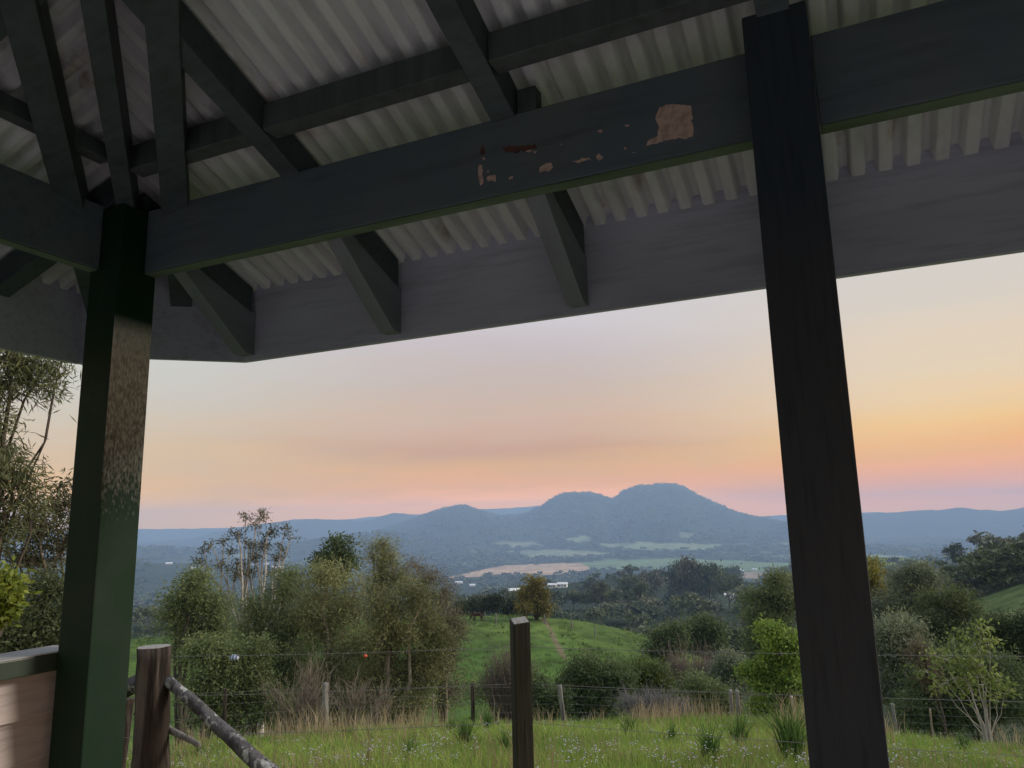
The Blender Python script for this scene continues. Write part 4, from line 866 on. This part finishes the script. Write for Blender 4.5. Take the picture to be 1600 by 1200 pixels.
NF1 = empty("wire_fence", (0, 4.3, gz(0, 4.3)), label="near fence of thick strainer post, leaning braces, square post and barbed wire", cat="fence")
of = np.array([0, 4.3, gz(0, 4.3)])
FS = -.267
def on_fence(x, y, off=0.0):
    """the point seen at (x, y) on the upright plane of the near fence"""
    r = ray(x, y); k = (4.3 + off) / (r[1] - FS * r[0]); return EYE + r * k - of
def down(p, z=-.5):
    q = p.copy(); q[2] = gz(p[0] + of[0], p[1] + of[1]) - of[2] + z; return q
top = on_fence(245, 1009); b0 = down(top); bx_ = on_fence(238, 1200); b0[:2] = top[:2] + (bx_[:2] - top[:2]) * 1.0
log("strainer_post", b0, top, .106, .100, m_oldwood, NF1, 5, 22, .035, knots=[(.60, 2.6, .35), (.42, 2.2, .2)], cap=m_endgrain)
log("brace", on_fence(263, 1062), on_fence(470, 1248, -.02), .032, .054, m_lichen, NF1, 6, 14, .05)
log("brace", on_fence(222, 1066, .02), on_fence(60, 1160, .10), .055, .060, m_lichen, NF1, 7, 14, .05)
log("rail_stub", on_fence(262, 1139, .05), on_fence(312, 1166, .0), .022, .016, m_greywood, NF1, 8, 10, .08)
log("rail_stub", on_fence(212, 1112, .02), on_fence(222, 1120, .02), .022, .02, m_lichen, NF1, 9, 8, .08)
# square post in the middle
tp = on_fence(812, 969); bt = on_fence(818, 1200); bb = down(bt); tw = .049
def sq_post(name, top, bot, w_, m, parent, rz=.25, slant=.02, cap=None, **k):
    c, s_ = math.cos(rz), math.sin(rz); V = []
    for q, dz in ((bot, 0), (top, 1)):
        for a_, b_ in ((-1, -1), (1, -1), (1, 1), (-1, 1)):
            V.append([q[0] + (a_ * c - b_ * s_) * w_ * (.96 if dz else 1), q[1] + (a_ * s_ + b_ * c) * w_ * (.96 if dz else 1), q[2] + (slant * b_ + slant * .4 * a_ if dz else 0)])
    o = centred(name, V, [[0, 1, 2, 3], [7, 6, 5, 4], [0, 4, 5, 1], [1, 5, 6, 2], [2, 6, 7, 3], [3, 7, 4, 0]], m, parent, .006, **k)
    if cap:
        me = o.data; me.materials.append(cap)
        for p in me.polygons:
            if p.normal.z > .8 and p.area > w_ * w_ * 1.5: p.material_index = 1
    return o
bdir = (bt - tp); bb = tp + bdir * ((bb[2] - tp[2]) / bdir[2]); sq_post("post", tp, bb, tw, m_darkwood, NF1, .25, .012, m_endgrain)
rp = on_fence(1760, 1000); sq_post("post", rp, down(rp), tw, m_darkwood, NF1, .2)
def wire(parent, pts, org, rad=.0017, barbs=0.0, seed=1, sag=.012, name="wire"):
    r = np.random.default_rng(seed); b = MB(); P_ = []
    for a, c_ in zip(pts[:-1], pts[1:]):
        t_ = np.linspace(0, 1, 14)[:-1, None]; q = a + (c_ - a) * t_; q[:, 2] -= np.sin(t_[:, 0] * math.pi) * sag * np.linalg.norm(c_ - a) / 2; P_.append(q)
    P_ = np.vstack(P_ + [pts[-1][None]]); b.tube(P_, rad, 4, cap=False)
    if barbs:
        for a, c_ in zip(P_[:-1], P_[1:]):
            n_ = max(1, int(np.linalg.norm(c_ - a) / barbs))
            for i in range(n_):
                q = a + (c_ - a) * (i + r.random() * .3) / n_
                for _ in range(2):
                    e = rand_dir(r, 1)[0] * .012; b.tube([q - e, q + e], rad * .9, 3, cap=False)
    me = b.mesh(name, m_wire, True); return link(name, me, parent)
for k, (ya, yb, yc, bar) in enumerate([(1026, 1011, 1024, .11), (1088, 1068, 1095, 0), (1150, 1128, 1180, .12)]):
    wire(NF1, [on_fence(-260, ya + 20), on_fence(245, ya), on_fence(814, yb), on_fence(1760, yc + (yc - yb) * .2)], of, .0014, bar, k, .008)
tb = gpt(203, 7.6) - of; tt_ = at(203, 1092, 7.6) - of; log("post", tb + np.array([0, 0, -.3]), tt_, .055, .05, m_oldwood, NF1, 12, 12, .08)

# the far fence along the edge of the paddock
pB, dB = hit(739, 1131, 8, 40); of2 = np.array([pB[0], pB[1], gz(pB[0], pB[1])])
NF2 = empty("wire_fence", tuple(of2), label="far fence of weathered split posts and thin wires along the paddock edge", cat="fence")
FB = [(508, 1067, 1138, .075, "g"), (677, 1085, 1132, .022, "t"), (739, 1068, 1131, .058, "d"), (883, 1070, 1128, .062, "g"), (1146, 1078, 1134, .05, "g"), (1154, 1078, 1132, .05, "g"), (1248, 1087, 1130, .028, "m"), (1402, 1100, 1132, .045, "g"), (1456, 1108, 1132, .02, "t"), (1660, 1100, 1136, .05, "g"), (350, 1075, 1140, .05, "d"), (130, 1080, 1150, .05, "g")]
tops = []
for i, (x, yt, yb, r_p, kd) in enumerate(FB):
    p, d = hit(x, yb, 8, 21); d = min(d, 19.5) if d < 21 else 18.5
    qq = at(x, yb, d); p = np.array([qq[0], qq[1], gz(qq[0], qq[1])]); t_ = p + np.array([{3: -.11, 6: -.10, 7: -.05}.get(i, .015 * (i % 3 - 1)), 0, 0]); t_[2] = max(at(x, yt, d)[2], p[2] + .5)
    mm = {"g": m_greywood, "d": m_oldwood, "t": m_bark_twig, "m": m_zinc}[kd]
    if r_p < .03: log("stake", p - of2 + [0, 0, -.3], t_ - of2, r_p, r_p, mm, NF2, 40 + i, 8, .05)
    else: log("post", p - of2 + [0, 0, -.3], t_ - of2, r_p, r_p * .82, mm, NF2, 40 + i, 9, .10)
    if kd in "gd": tops.append((x, p, t_))
tops.sort(key=lambda q: q[0]); tops = [q for q in tops if q[0] != 1154]
for k, f in enumerate((.93, .74, .55, .36, .17)):
    wire(NF2, [q[1] + (q[2] - q[1]) * f - of2 for q in tops], of2, .0022, 0, k, .01)
# short posts over the crest of the grassy hill
for i, (x, d, h, lab) in enumerate([(772, 98, 1.5, "white fence post on the hill crest between the animal and the hill tree"), (887, 99, 1.2, "thin post on the hill crest right of the solitary tree"), (922, 97, 1.2, "second thin post right of the solitary hill tree"), (993, 93, 1.3, "pale post on the hill's falling right shoulder"), (871, 74, 1.4, "dark post beside the strip of dead grass running up the hill"), (846, 100, 1.2, "post at the top of the dead grass strip below the solitary tree"), (755, 101, 1.1, "short pale post next to the grazing animal")]):
    p = gpt(x, d); o = empty("fence_post", tuple(p), label=lab, cat="post", group="posts on the grassy hill"); log("stake", [0, 0, -.2], [.03, 0, h], .09, .08, m_greywood if i != 4 else m_oldwood, o, 60 + i, 7, .08)

# ------------------------------------------------------------------ grazing animal on the hill
def animal():
    me = bpy.data.meshes.new("horse"); o = bpy.data.objects.new("horse", me); COL.objects.link(o)
    V = [(0, 0, 1.12), (-.45, 0, 1.17), (-.75, 0, 1.12), (.4, 0, 1.12), (.68, 0, 1.15), (.98, 0, .92), (1.22, 0, .62), (1.30, 0, .42), (1.42, 0, .26), (-.85, 0, .95), (-.90, 0, .6)]
    R = [.30, .30, .24, .30, .24, .15, .12, .11, .07, .06, .05]; E = [(0, 1), (1, 2), (0, 3), (3, 4), (4, 5), (5, 6), (6, 7), (7, 8), (2, 9), (9, 10)]
    for sx, front in ((.50, True), (-.68, False)):
        for sy in (-.17, .17):
            b_ = len(V); dx = .06 if sy > 0 else -.05
            V += [(sx, sy, .85), (sx + (.02 if front else .06) + dx, sy, .50), (sx + (.0 if front else -.08) + dx, sy, .30), (sx + dx, sy, .05)]
            R += [.13, .075, .055, .06]; E += [(4 if front else 2, b_), (b_, b_ + 1), (b_ + 1, b_ + 2), (b_ + 2, b_ + 3)]
    for sy in (-.05, .05): b_ = len(V); V.append((1.20, sy, .74)); R.append(.03); E.append((6, b_))
    me.from_pydata(V, E, []); md = o.modifiers.new("skin", "SKIN"); o.modifiers.new("sub", "SUBSURF").levels = 1
    me.skin_vertices[0].data[0].use_root = True
    for i, r in enumerate(R): me.skin_vertices[0].data[i].radius = (r, r)
    dg = bpy.context.evaluated_depsgraph_get(); m2 = bpy.data.meshes.new_from_object(o.evaluated_get(dg)); m2.name = "horse"
    o.modifiers.clear(); o.data = m2; m2.materials.clear(); m2.materials.append(mat("chestnut_coat", (.06, .032, .024), .8, .1, noise=(5, 4, .7, .4, .7, (1, 1, 1))))
    p = gpt(744, 101); o.location = tuple(p); o.rotation_euler = (0, 0, math.radians(170)); o.scale = (.8,) * 3; tag(o, "brown horse grazing on the crest of the grassy hill", "horse")
animal()

# ------------------------------------------------------------------ small things caught in the bushes
m_blue = mat("blue_and_white_stripes", (.16, .24, .42), .5, .4)
t = m_blue.node_tree; wv = t.nodes.new("ShaderNodeTexWave"); wv.inputs["Scale"].default_value = 4.2; tcn = t.nodes.new("ShaderNodeTexCoord"); t.links.new(tcn.outputs["Object"], wv.inputs[0])
rp_ = t.nodes.new("ShaderNodeValToRGB"); rp_.color_ramp.elements[0].color = (.07, .11, .2, 1); rp_.color_ramp.elements[0].position = .4; rp_.color_ramp.elements[1].color = (.36, .40, .47, 1); rp_.color_ramp.elements[1].position = .6
t.links.new(wv.outputs[0], rp_.inputs[0]); t.links.new(rp_.outputs[0], [x for x in t.nodes if x.type == "BSDF_PRINCIPLED"][0].inputs["Base Color"])
m_red = mat("orange_red_flower", (.55, .10, .05), .6, .3)
def blob(name, x, y, d, r, m, lab, cat, sq=(1, 1, 1), seed=0):
    bm = bmesh.new(); bmesh.ops.create_icosphere(bm, subdivisions=3, radius=r); q = np.random.default_rng(seed)
    for v in bm.verts: v.co = Vector((v.co.x * sq[0], v.co.y * sq[1], v.co.z * sq[2])) * (1 + .05 * q.normal())
    me = bpy.data.meshes.new(name); bm.to_mesh(me); bm.free(); me.materials.append(m); me.polygons.foreach_set("use_smooth", [True] * len(me.polygons))
    return link(name, me, None, tuple(at(x, y, d)), label=lab, cat=cat)
blob("striped_ball", 366, 1028, 22.0, .10, m_blue, "small blue and white striped ball caught in the dark green shrub", "ball", (1.25, 1, .85), 1)
blob("red_blossom", 571, 1025, 22.4, .05, m_red, "single orange red blossom in front of the olive wattle", "flower", seed=2)

# ------------------------------------------------------------------ grass and flowers of the paddock
m_grass = mat("grass_blades", (0, 0, 0), .7, .2, attr="cover", translucent=.35)
def blades(name, n, d0, d1, l, w_, cols, lab, seed, a0=-46, a1=44, mask=None, lean=.35, pw=1.0):
    r = np.random.default_rng(seed); a = np.radians(r.uniform(a0, a1, n)); d = d0 + (d1 - d0) * r.random(n) ** pw; x, y = np.sin(a) * d, np.cos(a) * d
    if mask is not None: k = mask(x, y, d, r); x, y, d = x[k], y[k], d[k]
    n = len(x); z = ground_z(x, y); h = l * r.uniform(.5, 1.3, n) * (1 + .45 * noise2(x, y, 1.3, 31)); th = r.uniform(0, 6.28, n); ln = r.normal(0, lean, (n, 2)) * h[:, None]
    P0 = np.stack([x, y, z - .01], -1); s_ = np.stack([np.cos(th), np.sin(th), np.zeros(n)], -1) * (w_ * r.uniform(.7, 1.4, n))[:, None] / 2
    mid = P0 + np.stack([ln[:, 0] * .3, ln[:, 1] * .3, h * .6], -1); tip = P0 + np.stack([ln[:, 0], ln[:, 1], h], -1)
    V = np.stack([P0 - s_, P0 + s_, mid + s_ * .8, tip, mid - s_ * .8], 1).reshape(-1, 3); i = np.arange(n)[:, None] * 5
    t_ = np.clip(.5 + .5 * noise2(x, y, 1.7, 32) + r.normal(0, .22, n), 0, 1)[:, None]; c = np.array(cols[0]) * (1 - t_) + np.array(cols[1]) * t_
    dry = r.random(n) < .13 + .16 * (noise2(x, y, 2.6, 33) > .3); c[dry] = (.30, .25, .13)
    b = MB(); b.add(V, i + np.array([[0, 1, 2, 4]]), i + np.array([[4, 2, 3]]), np.repeat(c, 5, 0))
    return link(name, b.mesh(name, m_grass), kind="stuff", label=lab)
GC = ((.135, .225, .040), (.31, .41, .09))
blades("grass", 95000, 3.2, 11, .17, .007, GC, "fresh green paddock grass", 301, pw=.8)
blades("grass", 80000, 9, 22, .20, .014, GC, "fresh green paddock grass", 302)
blades("dry_grass", 15000, 14.6, 19.5, .50, .011, ((.34, .26, .16), (.46, .38, .24)), "tall pinkish tan dead grass along the far fence", 303, mask=lambda x, y, d, r: (noise2(x, y, 1.5, 41) + .5 * noise2(x, y, .6, 42) > .30 + .9 * (d < 16) * (1 - (d - 14) / 2)), lean=.22)
blades("dry_grass", 11000, 4.5, 15, .32, .007, ((.26, .17, .10), (.34, .26, .15)), "scattered brown grass stalks in the paddock", 304, mask=lambda x, y, d, r: noise2(x, y, .8, 43) > .15, lean=.2)
def flowers(n, seed):
    r = np.random.default_rng(seed); a = np.radians(r.uniform(-44, 42, n)); d = 4 + 13.5 * r.random(n) ** 1.25; x, y = np.sin(a) * d, np.cos(a) * d
    v = noise2(x, y, 1.25, 51) + .6 * noise2(x, y, .45, 52) - .25 * (d > 13); k = v > .18 + .35 * r.random(n); x, y = x[k], y[k]; n = len(x); z = ground_z(x, y) + r.uniform(.14, .30, n)
    hd, st = MB(), MB(); th = np.linspace(0, 2 * math.pi, 6, endpoint=False)
    for i in range(n):
        m_ = r.integers(2, 6)
        for _ in range(m_):
            c = np.array([x[i], y[i], z[i]]) + r.normal(0, 1, 3) * [.03, .03, .012]; R = r.uniform(.005, .011)
            V = [c + [0, 0, R * .7]] + [c + [R * math.cos(t_), R * math.sin(t_), r.uniform(-.2, .2) * R] for t_ in th] + [c - [0, 0, R * .5]]
            col = np.array([(.62, .60, .66), (.70, .69, .70), (.52, .48, .58)][r.integers(3)]) * r.uniform(.75, 1.05)
            hd.add(V, None, [[0, 1 + j, 1 + (j + 1) % 6] for j in range(6)] + [[7, 1 + (j + 1) % 6, 1 + j] for j in range(6)], col)
        g0 = z[i] - .28; w_ = .0025; st.add([[x[i] - w_, y[i], g0], [x[i] + w_, y[i], g0], [x[i], y[i], z[i]]], None, [[0, 1, 2]], (.09, .11, .04))
    o = link("wildflowers", hd.mesh("wildflowers", m_grass), kind="stuff", label="small lilac white weed flowers scattered through the grass")
    link("flower_stems", st.mesh("flower_stems", m_grass), kind="stuff", label="thin stems of the weed flowers")
flowers(5200, 61)
# clumps of dark rushes that stand above the grass
def rush(seed, n=150, h=.62):
    r = np.random.default_rng(seed); b = MB()
    for _ in range(n):
        a = r.uniform(0, 6.28); rr_ = r.uniform(0, .09); hh = h * r.uniform(.5, 1.1); ln = r.normal(0, .2, 2) * hh; p = np.array([rr_ * math.cos(a), rr_ * math.sin(a), 0]); w_ = .004
        s_ = np.array([math.cos(a + 1.5), math.sin(a + 1.5), 0]) * w_; m_ = p + [ln[0] * .35, ln[1] * .35, hh * .6]; t_ = p + [ln[0], ln[1], hh]
        b.add([p - s_, p + s_, m_ + s_, m_ - s_, t_], [[0, 1, 2, 3]], [[3, 2, 4]], np.array((.075, .135, .034)) * r.uniform(.7, 1.6))
    return b.mesh("rush_tussock", m_grass)
rm = [rush(1), rush(2, 110, .5), rush(3, 190, .7)]
for i, (x, y, k, s_, lab) in enumerate([(552, 1150, 1, .8, "small rush clump right of the split grey fence post"), (702, 1140, 0, .8, "rush clump at the left foot of the brown fence post"), (757, 1136, 0, 1.0, "wide rush clump between the brown post and the square post"), (722, 1165, 2, .9, "dark rush clump left of the square post among flowers"), (783, 1172, 1, .9, "thin rush clump beside the square post"),
        (968, 1150, 0, 1.0, "tall rush clump right of the split post under the wire"), (1030, 1152, 1, .8, "small dark rush clump below the silver grey bush"), (1130, 1170, 2, 1.0, "leafy rush clump below the double fence post"), (1205, 1188, 2, 1.25, "tallest wide rush clump left of the shelter post"), (1085, 1185, 1, 1.1, "thin rush clump among white flowers"), (1225, 1170, 1, .9, "rush clump nearest the thick shelter post"), (1460, 1165, 0, .9, "dark rush clump right of the shelter post"), (1560, 1160, 2, .9, "rush clump at the right edge of the paddock"), (640, 1185, 1, .8, "low rush clump in the flowers left of centre"), (330, 1180, 0, .7, "rush clump behind the leaning brace")]):
    p, d = hit(x, y + 12, 4, 19); d = min(d, 17); p = gpt(x, d); o = link("rush_tussock", rm[k], None, tuple(p), label=lab, cat="rush clump", group="rush clumps in the paddock"); o.rotation_euler = (0, 0, i * 1.3); o.scale = (s_, s_, s_ * .75)

# rough tufts over the pasture hill
def tufts():
    r = np.random.default_rng(404); n = 9000; a = r.uniform(math.radians(-34), azpx(1080), n); d = 42 + 85 * r.random(n) ** .9; x, y = np.sin(a) * d, np.cos(a) * d
    k = noise2(x, y, 3.1, 71) + .7 * noise2(x, y, 1.0, 72) > .05; x, y = x[k], y[k]; n = len(x); z = ground_z(x, y); lf = MB(); P_ = np.repeat(np.stack([x, y, z], -1), 5, 0) + r.normal(0, 1, (n * 5, 3)) * [.16, .16, .02]
    leaves(lf, r, P_, .34, .10, (.06, .105, .024), (.14, .20, .05), np.repeat(r.random(n), 5), np.tile([[0, 0, 1.6]], (n * 5, 1)), 0, False)
    link("pasture_tufts", lf.mesh("pasture_tufts", m_grass), kind="stuff", label="rough tufts of grass over the green hill")
tufts()
